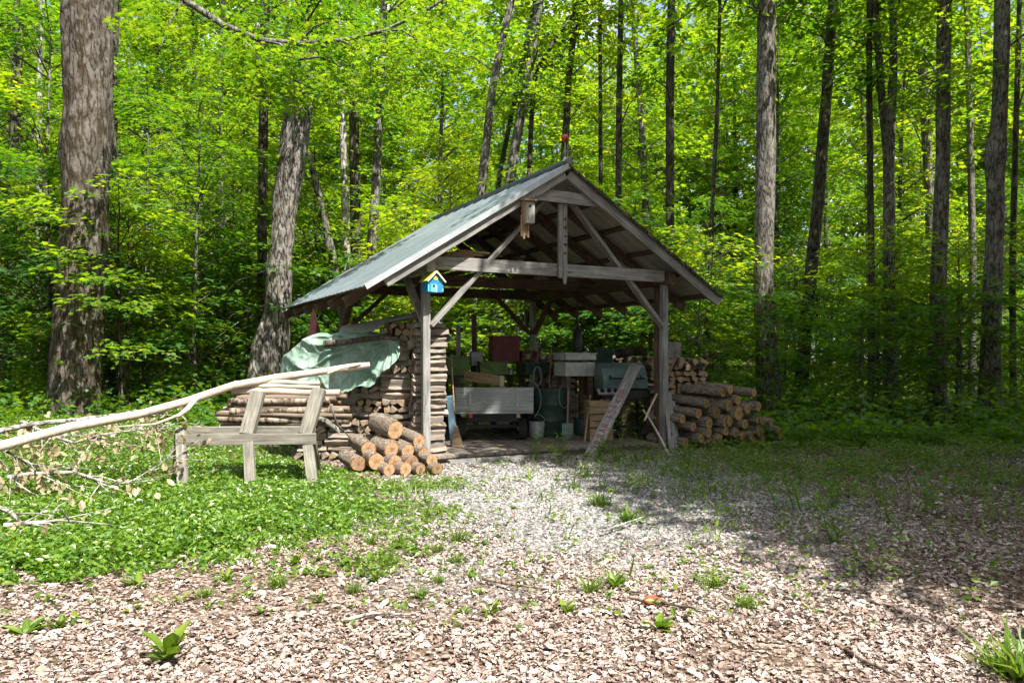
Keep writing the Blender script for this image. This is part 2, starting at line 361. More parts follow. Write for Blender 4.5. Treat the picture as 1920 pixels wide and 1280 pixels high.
M['panel'] = m_plain('grey_panel', (0.34, 0.36, 0.35), 0.5, 0.2, dirt=0.3)
M['drum'] = m_plain('dark_green_drum', (0.035, 0.07, 0.055), 0.5, dirt=0.4)
M['gbox'] = m_plain('olive_green_box', (0.16, 0.24, 0.07), 0.6, dirt=0.4)
M['hose'] = m_plain('grey_hose', (0.22, 0.22, 0.21), 0.6, dirt=0.2)
M['navy'] = m_plain('navy_plastic', (0.04, 0.075, 0.14), 0.5, dirt=0.3)
M['dried'] = m_leaf('dried_leaves', [(0.22, 0.16, 0.09), (0.38, 0.30, 0.18), (0.46, 0.38, 0.24)], [(0.22, 0.15, 0.08), (0.36, 0.26, 0.13), (0.4, 0.3, 0.16)], 0.3, 0.03)
M['leaf'] = m_leaf('maple_leaves', [(0.020, 0.090, 0.010), (0.045, 0.145, 0.011), (0.10, 0.205, 0.013)],
                   [(0.07, 0.225, 0.006), (0.19, 0.36, 0.008), (0.43, 0.52, 0.012)], 0.55)
M['leafy'] = m_leaf('young_yellow_leaves', [(0.045, 0.145, 0.010), (0.10, 0.215, 0.012), (0.20, 0.28, 0.014)],
                    [(0.17, 0.39, 0.008), (0.35, 0.53, 0.010), (0.65, 0.66, 0.018)], 0.57)
M['leafd'] = m_leaf('dark_leaves', [(0.020, 0.072, 0.012), (0.035, 0.105, 0.014), (0.055, 0.135, 0.016)],
                    [(0.04, 0.14, 0.010), (0.08, 0.20, 0.012), (0.12, 0.26, 0.015)], 0.42)
M['vinca'] = m_leaf('vinca_leaves', [(0.05, 0.135, 0.012), (0.11, 0.22, 0.016), (0.21, 0.33, 0.022)],
                    [(0.10, 0.26, 0.015), (0.16, 0.33, 0.018), (0.26, 0.40, 0.03)], 0.40, 0.05, 0.38, 0.95)
M['weed'] = m_leaf('weed_leaves', [(0.055, 0.13, 0.014), (0.115, 0.20, 0.018), (0.20, 0.28, 0.025)],
                   [(0.12, 0.25, 0.015), (0.20, 0.33, 0.02), (0.30, 0.40, 0.03)], 0.4, 0.03, 0.45, 0.85)
M['litter'] = m_leaf('leaf_litter', [(0.09, 0.056, 0.044), (0.25, 0.175, 0.142), (0.38, 0.29, 0.245), (0.48, 0.385, 0.34), (0.60, 0.53, 0.49)],
                     [(0.14, 0.08, 0.05), (0.2, 0.12, 0.08), (0.26, 0.16, 0.11), (0.34, 0.23, 0.17), (0.4, 0.3, 0.22)], 0.10, 0.04, 0.5, 0.97)
M['pebble'] = m_leaf('gravel_stones', [(0.07, 0.066, 0.062), (0.23, 0.22, 0.21), (0.48, 0.465, 0.45)], [(0.3, 0.3, 0.3)] * 3, 0.0, 0.03, 0.5, 0.97)

def m_roof():
    m, nt, n, l, out = new_mat('galvanised_green_roof')
    a = noise(nt, texco(nt, (0.5, 4, 1), False), 3.0, 6, 0.65)
    r = ramp(nt, [(0.3, (0.17, 0.205, 0.235)), (0.55, (0.23, 0.27, 0.30)), (0.75, (0.32, 0.365, 0.395))]); l.new(a, r.inputs[0])
    p = pbsdf(nt, out, r.outputs[0], 0.30, 0.45, None, 0.5); return m
M['roof'] = m_roof()
M['flash'] = m_plain('galvanised_flashing', (0.62, 0.66, 0.69), 0.35, 0.5, dirt=0.25, dscale=3)
M['soffit'] = m_plain('roof_sheet_underside', (0.48, 0.445, 0.41), 0.6, 0.0, dirt=0.3, dscale=2.0)

def m_ground():
    m, nt, n, l, out = new_mat('forest_floor')
    tc = nd(nt, 'ShaderNodeTexCoord'); v = tc.outputs['Object']
    # leaf litter
    vo = nd(nt, 'ShaderNodeTexVoronoi'); vo.inputs['Scale'].default_value = 48; vo.inputs['Randomness'].default_value = 1.0
    l.new(mixc(nt, 0.06, v, noise(nt, v, 9, 3)), vo.inputs['Vector'])
    sep = nd(nt, 'ShaderNodeSeparateColor'); l.new(vo.outputs['Color'], sep.inputs[0])
    lit = ramp(nt, [(0.0, (0.04, 0.028, 0.02)), (0.4, (0.13, 0.09, 0.068)), (0.75, (0.26, 0.195, 0.155)), (1.0, (0.42, 0.35, 0.30))]); l.new(sep.outputs[0], lit.inputs[0])
    # gravel
    vg = nd(nt, 'ShaderNodeTexVoronoi'); vg.inputs['Scale'].default_value = 42; l.new(v, vg.inputs['Vector'])
    sg = nd(nt, 'ShaderNodeSeparateColor'); l.new(vg.outputs['Color'], sg.inputs[0])
    gr = ramp(nt, [(0.0, (0.07, 0.065, 0.06)), (0.5, (0.22, 0.21, 0.20)), (1.0, (0.42, 0.40, 0.38))]); l.new(sg.outputs[0], gr.inputs[0])
    # masks
    sx = nd(nt, 'ShaderNodeSeparateXYZ'); l.new(v, sx.inputs[0])
    mp = nd(nt, 'ShaderNodeMapping'); mp.inputs['Location'].default_value = (-0.75 / 2.3, -8.4 / 3.2, 0); mp.inputs['Scale'].default_value = (1 / 2.3, 1 / 3.2, 0)
    l.new(v, mp.inputs['Vector']); ln = nd(nt, 'ShaderNodeVectorMath', operation='LENGTH'); l.new(mp.outputs[0], ln.inputs[0])
    nz = nd(nt, 'ShaderNodeMath', operation='MULTIPLY_ADD'); nz.inputs[1].default_value = 0.9; l.new(noise(nt, v, 0.9, 5), nz.inputs[0]); l.new(ln.outputs['Value'], nz.inputs[2])
    mg = ramp(nt, [(0.0, (1, 1, 1)), (1.0, (0, 0, 0))]); mr = nd(nt, 'ShaderNodeMapRange'); mr.inputs[1].default_value = 1.0; mr.inputs[2].default_value = 1.7
    l.new(nz.outputs[0], mr.inputs[0]); l.new(mr.outputs[0], mg.inputs[0])
    c = mixc(nt, mg.outputs[0], lit.outputs[0], gr.outputs[0])
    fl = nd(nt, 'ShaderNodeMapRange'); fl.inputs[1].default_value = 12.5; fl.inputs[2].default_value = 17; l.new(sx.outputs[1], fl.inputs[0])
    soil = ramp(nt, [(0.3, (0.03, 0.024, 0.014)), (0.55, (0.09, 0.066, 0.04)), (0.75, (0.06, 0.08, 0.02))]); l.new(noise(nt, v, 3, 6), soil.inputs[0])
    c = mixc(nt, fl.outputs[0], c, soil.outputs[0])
    big = ramp(nt, [(0.35, (0.62, 0.58, 0.54)), (0.6, (1, 1, 1))]); l.new(noise(nt, v, 0.8, 4), big.inputs[0]); c = mixc(nt, 0.7, c, big.outputs[0], 'MULTIPLY')
    h = mixc(nt, 0.5, sep.outputs[1], noise(nt, v, 30, 4))
    pbsdf(nt, out, c, 0.95, 0, bump(nt, h, 0.8, 0.03), 0.1); return m
M['ground'] = m_ground()

# ------------------------------------------------------------------ the ground
def axis_pts(lo, hi, fine_lo, fine_hi, fine, coarse):
    a = list(np.arange(lo, fine_lo, coarse)) + list(np.arange(fine_lo, fine_hi, fine)) + list(np.arange(fine_hi, hi + coarse, coarse))
    return np.array(a)
gx = axis_pts(-160, 160, -16, 16, 0.4, 6.0); gy = axis_pts(-60, 220, -4, 36, 0.4, 6.0)
XX, YY = np.meshgrid(gx, gy); ZZ = gz(XX, YY)
VV = np.stack([XX, YY, ZZ], 2).reshape(-1, 3); nx, ny = len(gx), len(gy)
ii = (np.arange(ny - 1)[:, None] * nx + np.arange(nx - 1)[None]).ravel()
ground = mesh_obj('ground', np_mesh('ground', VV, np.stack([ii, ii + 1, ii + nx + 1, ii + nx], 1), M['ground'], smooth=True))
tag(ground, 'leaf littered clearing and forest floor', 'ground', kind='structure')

# ------------------------------------------------------------------ the open shed
YAW = math.radians(27.0)
U = Vector((math.cos(YAW), math.sin(YAW), 0)); Vd = Vector((-math.sin(YAW), math.cos(YAW), 0))
SO = Vector((-1.195, 10.7, 0))
def SL(x, y, z): return SO + U * x + Vd * y + Vector((0, 0, z))
def to_local(p):
    r = Vector(p) - SO; return Vector((r.dot(U), r.dot(Vd), p[2]))
shed = thing('open_shed', 'weathered timber pole shed with open sides and a green metal gable roof', 'shed', SO, YAW)
SW, SD = 4.11, 4.45              # post spacing across and deep
RX, RZ, SLOPE = 2.055, 4.30, math.tan(math.radians(31.9))
HALF = 3.03; HF = {-1: 3.03, 1: 2.92}; YF, YB = -0.38, 4.86
def roofz(x): return RZ - SLOPE * abs(x - RX)
ca = math.cos(math.radians(31.9))
PS = 0.108
for (x, y) in ((0, 0), (SW, 0), (0, SD), (SW, SD)):
    p = beam('post', (x, y, 0), (x, y, roofz(x) - 0.36 + 0.10), PS, PS, M['grey'], shed, bevel=0.008)
beam('post', (SW + 0.01, 0.14, 0), (SW + 0.01, 0.14, 2.6), 0.12, 0.12, M['brown'], shed)
beam('post', (1.55, SD - 0.15, 0.1), (1.55, SD - 0.15, 3.0), 0.17, 0.17, M['brown'], shed)
# plates along the sides and tie beams across
for x in (0, SW):
    beam('wall_plate', (x, -0.22, 2.72), (x, SD + 0.3, 2.72), 0.13, 0.18, M['brown' if x else 'grey'], shed)
beam('tie_beam', (0.08, -0.115, 2.765), (SW - 0.1, -0.115, 2.755), 0.07, 0.185, M['grey'], shed)
beam('tie_beam', (-0.1, SD, 2.76), (SW + 0.1, SD, 2.76), 0.08, 0.185, M['brown'], shed)
beam('tie_beam', (0.0, 2.2, 2.77), (SW, 2.2, 2.77), 0.08, 0.18, M['brown'], shed)
beam('collar_tie', (1.44, -0.295, 3.815), (2.70, -0.295, 3.805), 0.045, 0.17, M['grey'], shed)
beam('collar_tie', (1.46, 2.2, 3.80), (2.66, 2.2, 3.80), 0.05, 0.15, M['brown'], shed)
# crossing braces of the front frame
beam('long_brace', (0.06, -0.035, 1.90), (1.86, -0.035, 3.80), 0.06, 0.115, M['grey'], shed, up=(0, 1, 0.01))
beam('long_brace', (SW - 0.06, -0.035, 1.96), (2.33, -0.035, 3.80), 0.06, 0.115, M['grey'], shed, up=(0, 1, 0.01))
# knee braces
for (x, y, dx, dy) in ((0, 0, 0, 0.85), (SW, SD, -0.85, 0), (SW, SD, 0, -0.85), (0, SD, 0.85, 0), (0, SD, 0, -0.85)):
    beam('knee_brace', (x + dx * .08, y + dy * .08, 1.95), (x + dx, y + dy, 2.68), 0.07, 0.10, M['grey' if y == 0 else 'brown'], shed, up=(dy, dx, 0.01))
# king post with cut holes and hearts
m = MB(); kx = 2.07
m.box((kx - 0.035, -0.205, 3.18), (0.06, 0.06, 1.09), mi=0)
m.box((kx + 0.03, -0.235, 3.165), (0.062, 0.022, 1.12), mi=0)
m.box((kx + 0.07, -0.2, 3.18), (0.02, 0.05, 1.08), mi=0)
m.prism([(-.031, 0), (.031, 0), (0.018, -.06), (-.018, -.06)], -0.246, -0.224, lambda a, b, d: Vector((kx + 0.03 + a, d, 2.604 + b)))
kp = m.build('king_post', [M['greyz']], shed, bevel=0.004)
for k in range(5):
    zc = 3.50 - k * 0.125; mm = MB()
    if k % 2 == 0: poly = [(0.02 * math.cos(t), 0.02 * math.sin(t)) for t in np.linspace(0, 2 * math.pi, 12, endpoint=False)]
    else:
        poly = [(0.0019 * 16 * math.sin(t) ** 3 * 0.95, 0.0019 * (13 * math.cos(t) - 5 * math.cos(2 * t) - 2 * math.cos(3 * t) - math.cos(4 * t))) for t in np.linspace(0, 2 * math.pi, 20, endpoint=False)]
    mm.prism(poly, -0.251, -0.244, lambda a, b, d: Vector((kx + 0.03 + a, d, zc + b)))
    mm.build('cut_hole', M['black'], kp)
# rafters both slopes, purlins, roof sheets
ang = math.radians(31.9)
RD = 0.15
ys = [YF + 0.03] + [YF + 0.03 + (YB - YF - 0.06) * i / 6 for i in range(1, 7)]
for sgn in (-1, 1):
    for i, y in enumerate(ys):
        front = i == 0
        x1 = RX + sgn * (HF[sgn] - (0.28 if front and sgn < 0 else 0.02 if sgn > 0 else -0.02 + 0.0))
        off = (RD / 2 + (0.075 if not front else 0.045)) / ca
        beam('rafter' if not front else 'rake_rafter', (RX + sgn * 0.03, y, RZ - SLOPE * 0.03 - off), (x1, y, roofz(x1) - off), 0.05, RD if not front else 0.145,
             M['grey'] if front else M['brown'], shed, jit=0.006)
    for k in range(6):
        d = 0.12 + k * (HF[sgn] - 0.2) / 5
        x = RX + sgn * d; o2 = 0.052 / ca
        rot = Matrix.Rotation(sgn * ang, 3, 'Y')
        beam('purlin', (x, YF + 0.06, roofz(x) - o2), (x, YB - 0.05, roofz(x) - o2), 0.09, 0.034, M['brown'], shed, up=rot @ Vector((0, 0, 1)))
    # sheet
    ny_, nx_ = 150, 16; V = []; Fs = []; MI = []
    L = HF[sgn] / ca + 0.05
    for layer in (0, 1):
        for j in range(ny_ + 1):
            y = YF - 0.03 + (YB - YF + 0.06) * j / ny_
            ph = (y / 0.23) % 1.0
            rib = 0.019 * max(0.0, 1 - abs(ph - 0.5) / 0.13) if abs(ph - 0.5) < 0.13 else 0.0
            for i in range(nx_ + 1):
                t = L * i / nx_
                wv = 0.006 * mnoise.noise(Vector((t * 1.2, y * 1.1, sgn * 3.0)))
                zz = (rib + wv + 0.004) if layer == 0 else (rib + wv - 0.004)
                x = RX + sgn * (t * ca + zz * math.sin(ang)); z = RZ - t * math.sin(ang) + zz * ca - 0.02
                V.append((x, y, z))
    per = (nx_ + 1) * (ny_ + 1)
    mb = MB(); F0 = []; F1 = []
    for j in range(ny_):
        for i in range(nx_):
            a = j * (nx_ + 1) + i
            F0.append((a, a + 1, a + nx_ + 2, a + nx_ + 1)); F1.append((per + a, per + a + nx_ + 1, per + a + nx_ + 2, per + a + 1))
    mb.add(V, F0, 0); b = 0
    for f in F1: mb.f.append(list(f)); mb.m.append(1); mb.sm.append(False)
    for j in range(ny_):                                  # close the two long edges
        for i in (0, nx_):
            a = j * (nx_ + 1) + i; mb.f.append([a, a + nx_ + 1, per + a + nx_ + 1, per + a]); mb.m.append(0); mb.sm.append(False)
    for i in range(nx_):
        for j in (0, ny_):
            a = j * (nx_ + 1) + i; mb.f.append([a, a + 1, per + a + 1, per + a]); mb.m.append(0); mb.sm.append(False)
    me = bpy.data.meshes.new('roof_sheet'); me.from_pydata(mb.v, [], mb.f)
    me.materials.append(M['roof']); me.materials.append(M['soffit']); me.polygons.foreach_set('material_index', mb.m); me.update()
    mesh_obj('roof_sheet', me, shed)
    # metal flashing on the front rake
    a0 = Vector((RX, YF - 0.045, RZ + 0.0)); a1 = Vector((RX + sgn * HF[sgn], YF - 0.045, roofz(RX + HF[sgn]) + 0.0))
    f = MB(); f.bar(a0 + Vector((0, 0, -.045)), a1 + Vector((0, 0, -.045)), 0.012, 0.075 if sgn < 0 else 0.04); f.build('rake_flashing', M['flash'] if sgn < 0 else M['barkd'], shed)
m = MB(); m.bar((RX, YF - 0.06, RZ + 0.035), (RX, YB + 0.04, RZ + 0.035), 0.10, 0.02); m.tube([(RX, YF - 0.07, RZ + 0.02), (RX, YB + 0.05, RZ + 0.02)], 0.045, 10)
m.build('ridge_cap', M['roof'], shed)
# floor deck, boards running back, and the sill in front
DA = math.radians(-8.5)
m = MB(); bw = 0.148
for k in range(31):
    x = -0.35 + k * bw
    x0, x1 = max(x, 0.16), min(x + bw - 0.008, 4.02)
    if x1 - x0 < 0.03: continue
    zt = 0.105 + 0.004 * math.sin(k * 3.7); sh = math.tan(-DA)
    y0, y1 = -0.12 + 0.02 * math.sin(k * 2.1), 4.35
    fx = lambda xx, yy: min(max(xx + sh * (yy - y0) * 0.0 + sh * yy - 0.25, 0.05), 4.25)
    pts = [(fx(x, y0), y0), (fx(x + bw - 0.008, y0), y0), (fx(x + bw - 0.008, y1), y1), (fx(x, y1), y1)]
    if pts[1][0] - pts[0][0] < 0.02: continue
    m.prism(pts, zt - 0.035, zt, lambda a, b, d: Vector((a, b, d)))
m.box((2.1, 2.1, 0.035), (4.0, 4.3, 0.06))
m.build('deck', M['deck'], shed)
beam('sill', (0.25, -0.22, 0.03), (2.0, -0.25, 0.03), 0.12, 0.055, M['grey'], shed)
# lumber stored overhead on the ties
lum = []
for k in range(13):
    x = 0.25 + k * 0.13 + random.uniform(-.03, .03); z = 2.90 + (k % 3) * 0.045
    if z > roofz(x) - 0.35: z = 2.88
    o = beam('stored_board', SL(x, 0.25 + random.random() * 0.5, z), SL(x + random.uniform(-.1, .1), 4.3 + random.random() * 0.4, z), random.uniform(.09, .16), 0.035, M['brown'])
    tag(o, 'dark board stored overhead across the shed tie beams', 'board', 'boards stored on the tie beams')
for k in range(3):
    o = beam('stored_board', SL(0.28 + k * .1, -0.02 + k * .03, 2.90 + 0.036 * k), SL(0.75 + k * .13, 0.1, 2.90 + 0.036 * k), 0.10, 0.03, M['tan'])
    tag(o, 'short pale board end resting on the left end of the front tie beam', 'board', 'short boards on the front tie beam')
# finial
t = thing('roof_finial', 'red ball finial on a thin rod at the front of the roof ridge', 'finial', SL(RX - 0.02, YF + 0.03, RZ + 0.02))
m = MB(); m.tube([(0, 0, 0), (0, 0, 0.30)], [0.012, 0.009], 8); m.tube([(0, 0, 0), (0, 0, 0.07)], [0.05, 0.02], 10); m.build('rod', M['steel'], t)
m = MB(); n_ = 10
prof = [(0.055 * math.sin(math.pi * i / n_) if 0 < i < n_ else 0.001, 0.345 - 0.055 * math.cos(math.pi * i / n_)) for i in range(n_ + 1)]
m.tube([(0, 0, z) for r, z in prof], [r for r, z in prof], 18); m.build('ball', M['finial'], t)
m = MB(); m.tube([(0.035, 0, 0), (0.035, 0, 0.26)], 0.006, 6); m.build('stay', M['steel'], t)

# blue bird house on the front post
bl = SL(0.03, -0.17, 2.35)
t = thing('bird_house', 'bright blue bird house with lime yellow roof on the left front post', 'bird house', bl, YAW + 0.2)
m = MB(); hw, hd, hh = 0.125, 0.085, 0.145
m.prism([(-hw, 0), (hw, 0), (hw, hh), (0, hh + 0.12), (-hw, hh)], -hd, hd, lambda a, b, d: Vector((a, d, b))); bd = m.build('body', M['blue'], t, bevel=0.003)
m = MB()
for s in (-1, 1):
    m.bar((0, -hd - 0.028, hh + 0.128), (0, hd + 0.02, hh + 0.128), 0.006, 0.006)
    c = Vector((s * 0.072, -0.004, hh + 0.068)); m.box(c, (0.205, 2 * hd + 0.05, 0.012), (0, s * math.atan2(0.12, hw), 0))
m.build('roof', M['yellow'], t)
m = MB()
for s in (-1, 1): m.box((s * 0.072, -hd - 0.033, hh + 0.066), (0.205, 0.007, 0.02), (0, s * math.atan2(0.12, hw), 0))
m.build('roof_trim', M['cream'], t)
m = MB(); m.box((-0.035, -hd - 0.003, 0.055), (0.085, 0.006, 0.105)); m.box((0.115, -hd - .004, 0.035), (0.018, 0.008, 0.05)); m.box((-0.115, -hd - .004, 0.05), (0.018, 0.008, 0.09)); m.build('painted_door', M['cyan'], t)
m = MB(); m.box((0.012, -hd - 0.008, 0.05), (0.010, 0.008, 0.10)); m.build('door_jamb', M['cream'], t)
disc = lambda x, z, r, y0, y1, sx=1: ([(r * sx * math.cos(q), r * math.sin(q)) for q in np.linspace(0, 2 * math.pi, 14, endpoint=False)], y0, y1, lambda a, b, d: Vector((x + a, d, z + b)))
m = MB(); m.prism(*disc(-0.03, 0.082, 0.019, -hd - 0.009, -hd - 0.002)); m.build('entrance_hole', M['red'], t)
m = MB(); m.prism(*disc(0.0, hh + 0.042, 0.03, -hd - 0.006, -hd + 0.002, 1.2)); m.build('painted_sun', M['yellow'], t)
# small pale bird house under the left rake
bl = SL(1.357, -0.45, 3.335)
t = thing('bird_house', 'small pale wooden bird house hung under the left rake of the gable', 'bird house', bl, YAW)
m = MB(); m.box((0, 0, 0.17), (0.14, 0.12, 0.33)); m.build('body', M['tanz'], t, bevel=0.003)
m = MB(); m.box((0.012, -0.068, 0.16), (0.135, 0.012, 0.29)); m.build('front_board', m_wood('bird_house_front', (.25, .23, .21), (.38, .36, .33), (.5, .48, .45), 2), t, bevel=0.002)
m = MB(); m.box((0, -0.02, 0.345), (0.19, 0.19, 0.018), (0.12, 0, 0)); m.build('roof', M['tan'], t)
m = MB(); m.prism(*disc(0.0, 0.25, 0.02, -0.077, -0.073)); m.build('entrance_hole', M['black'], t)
m = MB()
for k in range(4): m.box((-0.085 + k * 0.033, 0.02 - 0.012 * (k % 2), -0.02 - 0.03 * (k % 2)), (0.024, 0.02, 0.30 if k < 2 else 0.26))
m.build('back_slats', M['tanz'], t)

# ------------------------------------------------------------------ firewood
def split_mesh(i, mats):
    rr = random.Random(100 + i); m = MB(); L = 0.42; hw = L / 2
    n = 4
    kind = i % 3
    if kind == 0: prof = [(-0.055, -0.04), (0.06, -0.045), (0.05, 0.02), (0.01, 0.05), (-0.03, 0.04)]
    elif kind == 1: prof = [(-0.06, -0.03), (-0.02, -0.05), (0.03, -0.045), (0.065, -0.02), (0.0, 0.055)]
    else: prof = [(-0.065, -0.028), (0.06, -0.035), (0.068, 0.015), (0.0, 0.038), (-0.05, 0.03)]
    V = []; k = len(prof)
    for a in range(n + 1):
        sx = 1 + rr.uniform(-.12, .12); dy, dz = rr.uniform(-.008, .008), rr.uniform(-.008, .008)
        for (y, z) in prof: V.append((-hw + L * a / n, y * sx + dy + rr.uniform(-.005, .005), z * sx + dz + rr.uniform(-.005, .005)))
    barkside = rr.choice([0, 2])
    for q in range(k):
        m.add([], [], 0)
        Fs = [(a * k + q, a * k + (q + 1) % k, (a + 1) * k + (q + 1) % k, (a + 1) * k + q) for a in range(n)]
        for f in Fs: m.f.append(list(f)); m.m.append(1 if q == barkside else 0); m.sm.append(False)
    m.v = V
    m.f.append(list(reversed(range(k)))); m.m.append(2); m.sm.append(False)
    m.f.append([n * k + j for j in range(k)]); m.m.append(2); m.sm.append(False)
    return m, mats
PROTO = {}
for key, mats in (('grey', [M['splitg'], M['logbark'], M['splitendg']]), ('tan', [M['split'], M['logbark'], M['splitend']])):
    PROTO[key] = []
    for i in range(6):
        m, mm = split_mesh(i, mats); o = m.build('firewood', mm, bevel=0.004); PROTO[key].append([o, False])
def put(pr, name, loc, axis, roll, scale=(1, 1, 1)):
    o, used = pr
    if used: o = o.copy(); COL.objects.link(o)
    pr[1] = True; o.name = name
    X = Vector(axis).normalized(); Mx = frame(X) @ Matrix.Rotation(roll, 3, 'X')
    M4 = Mx.to_4x4(); M4.translation = Vector(loc)
    o.matrix_world = M4 @ Matrix.Diagonal((*scale, 1)); return o
NF = [0]
def fire(loc, axis, label, group, key='grey', s=1.0, ls=1.0):
    o = put(random.choice(PROTO[key]), 'firewood', loc, axis, random.choice([0, math.pi, 0.5, -0.5, math.pi + .4, 1.6]) + random.uniform(-.25, .25), (ls * random.uniform(.9, 1.08), s * random.uniform(.8, 1.18), s * random.uniform(.85, 1.2)))
    tag(o, label, 'firewood', group); NF[0] += 1; return o
def jv(a, s): return Vector(a) + Vector((random.uniform(-s, s), random.uniform(-s, s), random.uniform(-s * .4, s * .4)))
# crib column behind the front post
th = 0.088
for k in range(22):
    for j in range(2):
        fire(SL(0.14 + random.uniform(-.035, .035), 0.20 + j * 0.14, 0.06 + k * th), jv(U, 0.06),
             'split log laid crosswise in the column right behind the left front post', 'split logs in the column behind the post', 'grey', 0.95 * th / 0.088, 1.12)
# main pile under the tarp
for k in range(17):
    z = 0.06 + k * 0.095; x = -1.46
    while x > (-2.9 if z < 1.2 else -2.45) and z < 1.60:
        if random.random() < 0.55:
            fire((x - 0.21, 11.10 + random.uniform(-.03, .03), z), jv((1, 0.05, 0), 0.10), 'weathered split log lying in the pile below the green tarp', 'split logs in the pile below the green tarp', 'grey', 1.03); x -= 0.44
        else:
            for q in range(3):
                fire((x - 0.06, 11.22 + random.uniform(-.03, .03), z), jv((0.15, 1, 0), 0.10), 'split log end showing in the pile below the green tarp', 'split log ends in the pile below the green tarp', 'grey' if random.random() < .7 else 'tan', 1.03); x -= 0.125
# fresh tan pieces on top, beside the post
for k in range(7):
    for q in range(5):
        fire((-1.82 + q * 0.118 + random.uniform(-.02, .02), 11.42 + random.uniform(-.08, .08), 1.36 + k * 0.094), jv((0.2, 1, 0), 0.2), 'fresh tan split log end above the tarp, left of the front post', 'fresh tan split logs high in the pile', 'tan', 1.0)
# right stack outside
for k in range(14):
    for q in range(7):
        fire((2.42 + q * 0.135 + random.uniform(-.02, .02), 13.35 + random.uniform(-.06, .06), 0.07 + k * 0.101), jv((-0.1, 1, 0), 0.12),
             'split log end in the dim stack right of the right front post', 'split logs stacked right of the right post', 'tan', 1.08)
# row along the back, tops in view
for k in range(3):
    for q in range(13):
        fire((0.55 + q * 0.17 + random.uniform(-.03, .03), 15.95 - q * 0.06, 1.24 + k * 0.10), jv((-0.4, 1, 0), 0.25), 'dark split log in the top of the woodpile at the back of the shed', 'split logs at the back of the shed', 'grey', 1.2)
for k in range(12):
    for q in range(3):
        fire(SL(3.62 + random.uniform(-.05, .05), 2.3 + q * .20, .17 + k * .104), jv(U, .10), 'split log in the dim stack behind the grill, inside the right post', 'split logs stacked behind the grill', 'tan', 1.1, 1.15)
bk = MB()
for q in range(6): bk.box((0.75 + q * 0.4, 16.02 - q * .14, 0.62), (0.36, 0.32, 1.1))
# (the lower courses of that pile: stacked pallets)
o = bk.build('pallet_rack', M['brown'], org=Vector((1.7, 15.8, 0))); tag(o, 'dark slatted rack under the woodpile at the back of the shed', 'rack')

def log_proto(i, endm):
    rr = random.Random(i + 40); m = MB(); n = 20; L = 1.0; rings = 7
    prof = [1 + rr.uniform(.05, .14) * math.sin(2 * a + i) + 0.05 * math.sin(3 * a + 2 * i) + rr.uniform(-.05, .05) for a in np.linspace(0, 2 * math.pi, n, endpoint=False)]
    V = []
    for a in range(rings):
        for k in range(n):
            an = 2 * math.pi * k / n; r = prof[k] * (1 + rr.uniform(-.025, .025)) * (0.97 if a in (0, rings - 1) else 1)
            V.append((-0.5 + a / (rings - 1), r * math.cos(an), r * math.sin(an)))
    m.add(V, [(a * n + k, a * n + (k + 1) % n, (a + 1) * n + (k + 1) % n, (a + 1) * n + k) for a in range(rings - 1) for k in range(n)], 0, True)
    for a, rev in ((0, True), (rings - 1, False)):
        idx = [a * n + k for k in range(n)]
        V2 = [(V[j][0], V[j][1] * 1.0, V[j][2] * 1.0) for j in idx]
        m.add(V2, [tuple(reversed(range(n))) if rev else tuple(range(n))], 1)
    return m.build('cut_log', [M['logbark'], endm])
LP = [[log_proto(i, M['logend']), False] for i in range(4)]
LPY = [[log_proto(i + 7, M['logendy']), False] for i in range(4)]
def log(pr, end, axis, r, L, label, group):           # end = centre of the near face; axis points from it into the pile
    ax = Vector(axis).normalized()
    o = put(pr, 'cut_log', Vector(end) + ax * (L / 2), -ax, random.random() * 6, (L, r, r)); tag(o, label, 'log', group); return o
ORD = ['leftmost', 'second', 'third', 'fourth', 'fifth', 'sixth', 'seventh', 'eighth']
FA = (-0.52, 0.84, 0.09)
rows = {'bottom': [(730, 892, 12), (761, 887, 13), (789, 880, 11), (820, 878, 11)],
        'second': [(672.5, 869, 15), (706, 865, 16.5), (741, 866, 13.5), (772, 866, 13), (810, 862, 11.5)],
        'third': [(691, 841, 15), (735, 842, 15), (765, 845, 13), (796, 851, 13)],
        'top': [(742, 806, 17), (786, 827, 12.5)]}
k = 0
for rn, lst in rows.items():
    for j, (px, py, r) in enumerate(lst):
        d = {'bottom': 9.62, 'second': 9.70, 'third': 9.85, 'top': 10.0}[rn]
        lab = f'sawn round log with orange end, {ORD[j]} in the {rn} row of the sunlit front pile'
        if rn == 'top' and j == 0: lab = 'thick bark covered log lying highest on the sunlit front log pile'
        e = W(px, py, d); e.z = max(e.z, r / F * d * 0.9)
        log(LP[k % 4], e, jv(FA, 0.09) if rn != 'bottom' else jv((-.55, .8, .02), .08), r / F * d * 1.02, 0.46 if rn != 'top' else 0.56, lab, 'round logs in the sunlit front pile'); k += 1
# a bed of logs hidden behind, and a flat slab in front
for (x, y, z) in ((-1.75, 10.2, 0.12), (-1.45, 10.25, 0.12), (-1.6, 10.22, 0.30)):
    log(LP[k % 4], (x, y, z), (-.75, .6, .02), 0.11, 0.45, 'round log half hidden at the back of the sunlit front pile', 'logs hidden at the back of the front pile'); k += 1
o = beam('wood_slab', W(655, 893, 9.55), W(712, 890, 9.7), 0.13, 0.06, M['split']); tag(o, 'flat pale wood slab lying before the front log pile', 'slab')

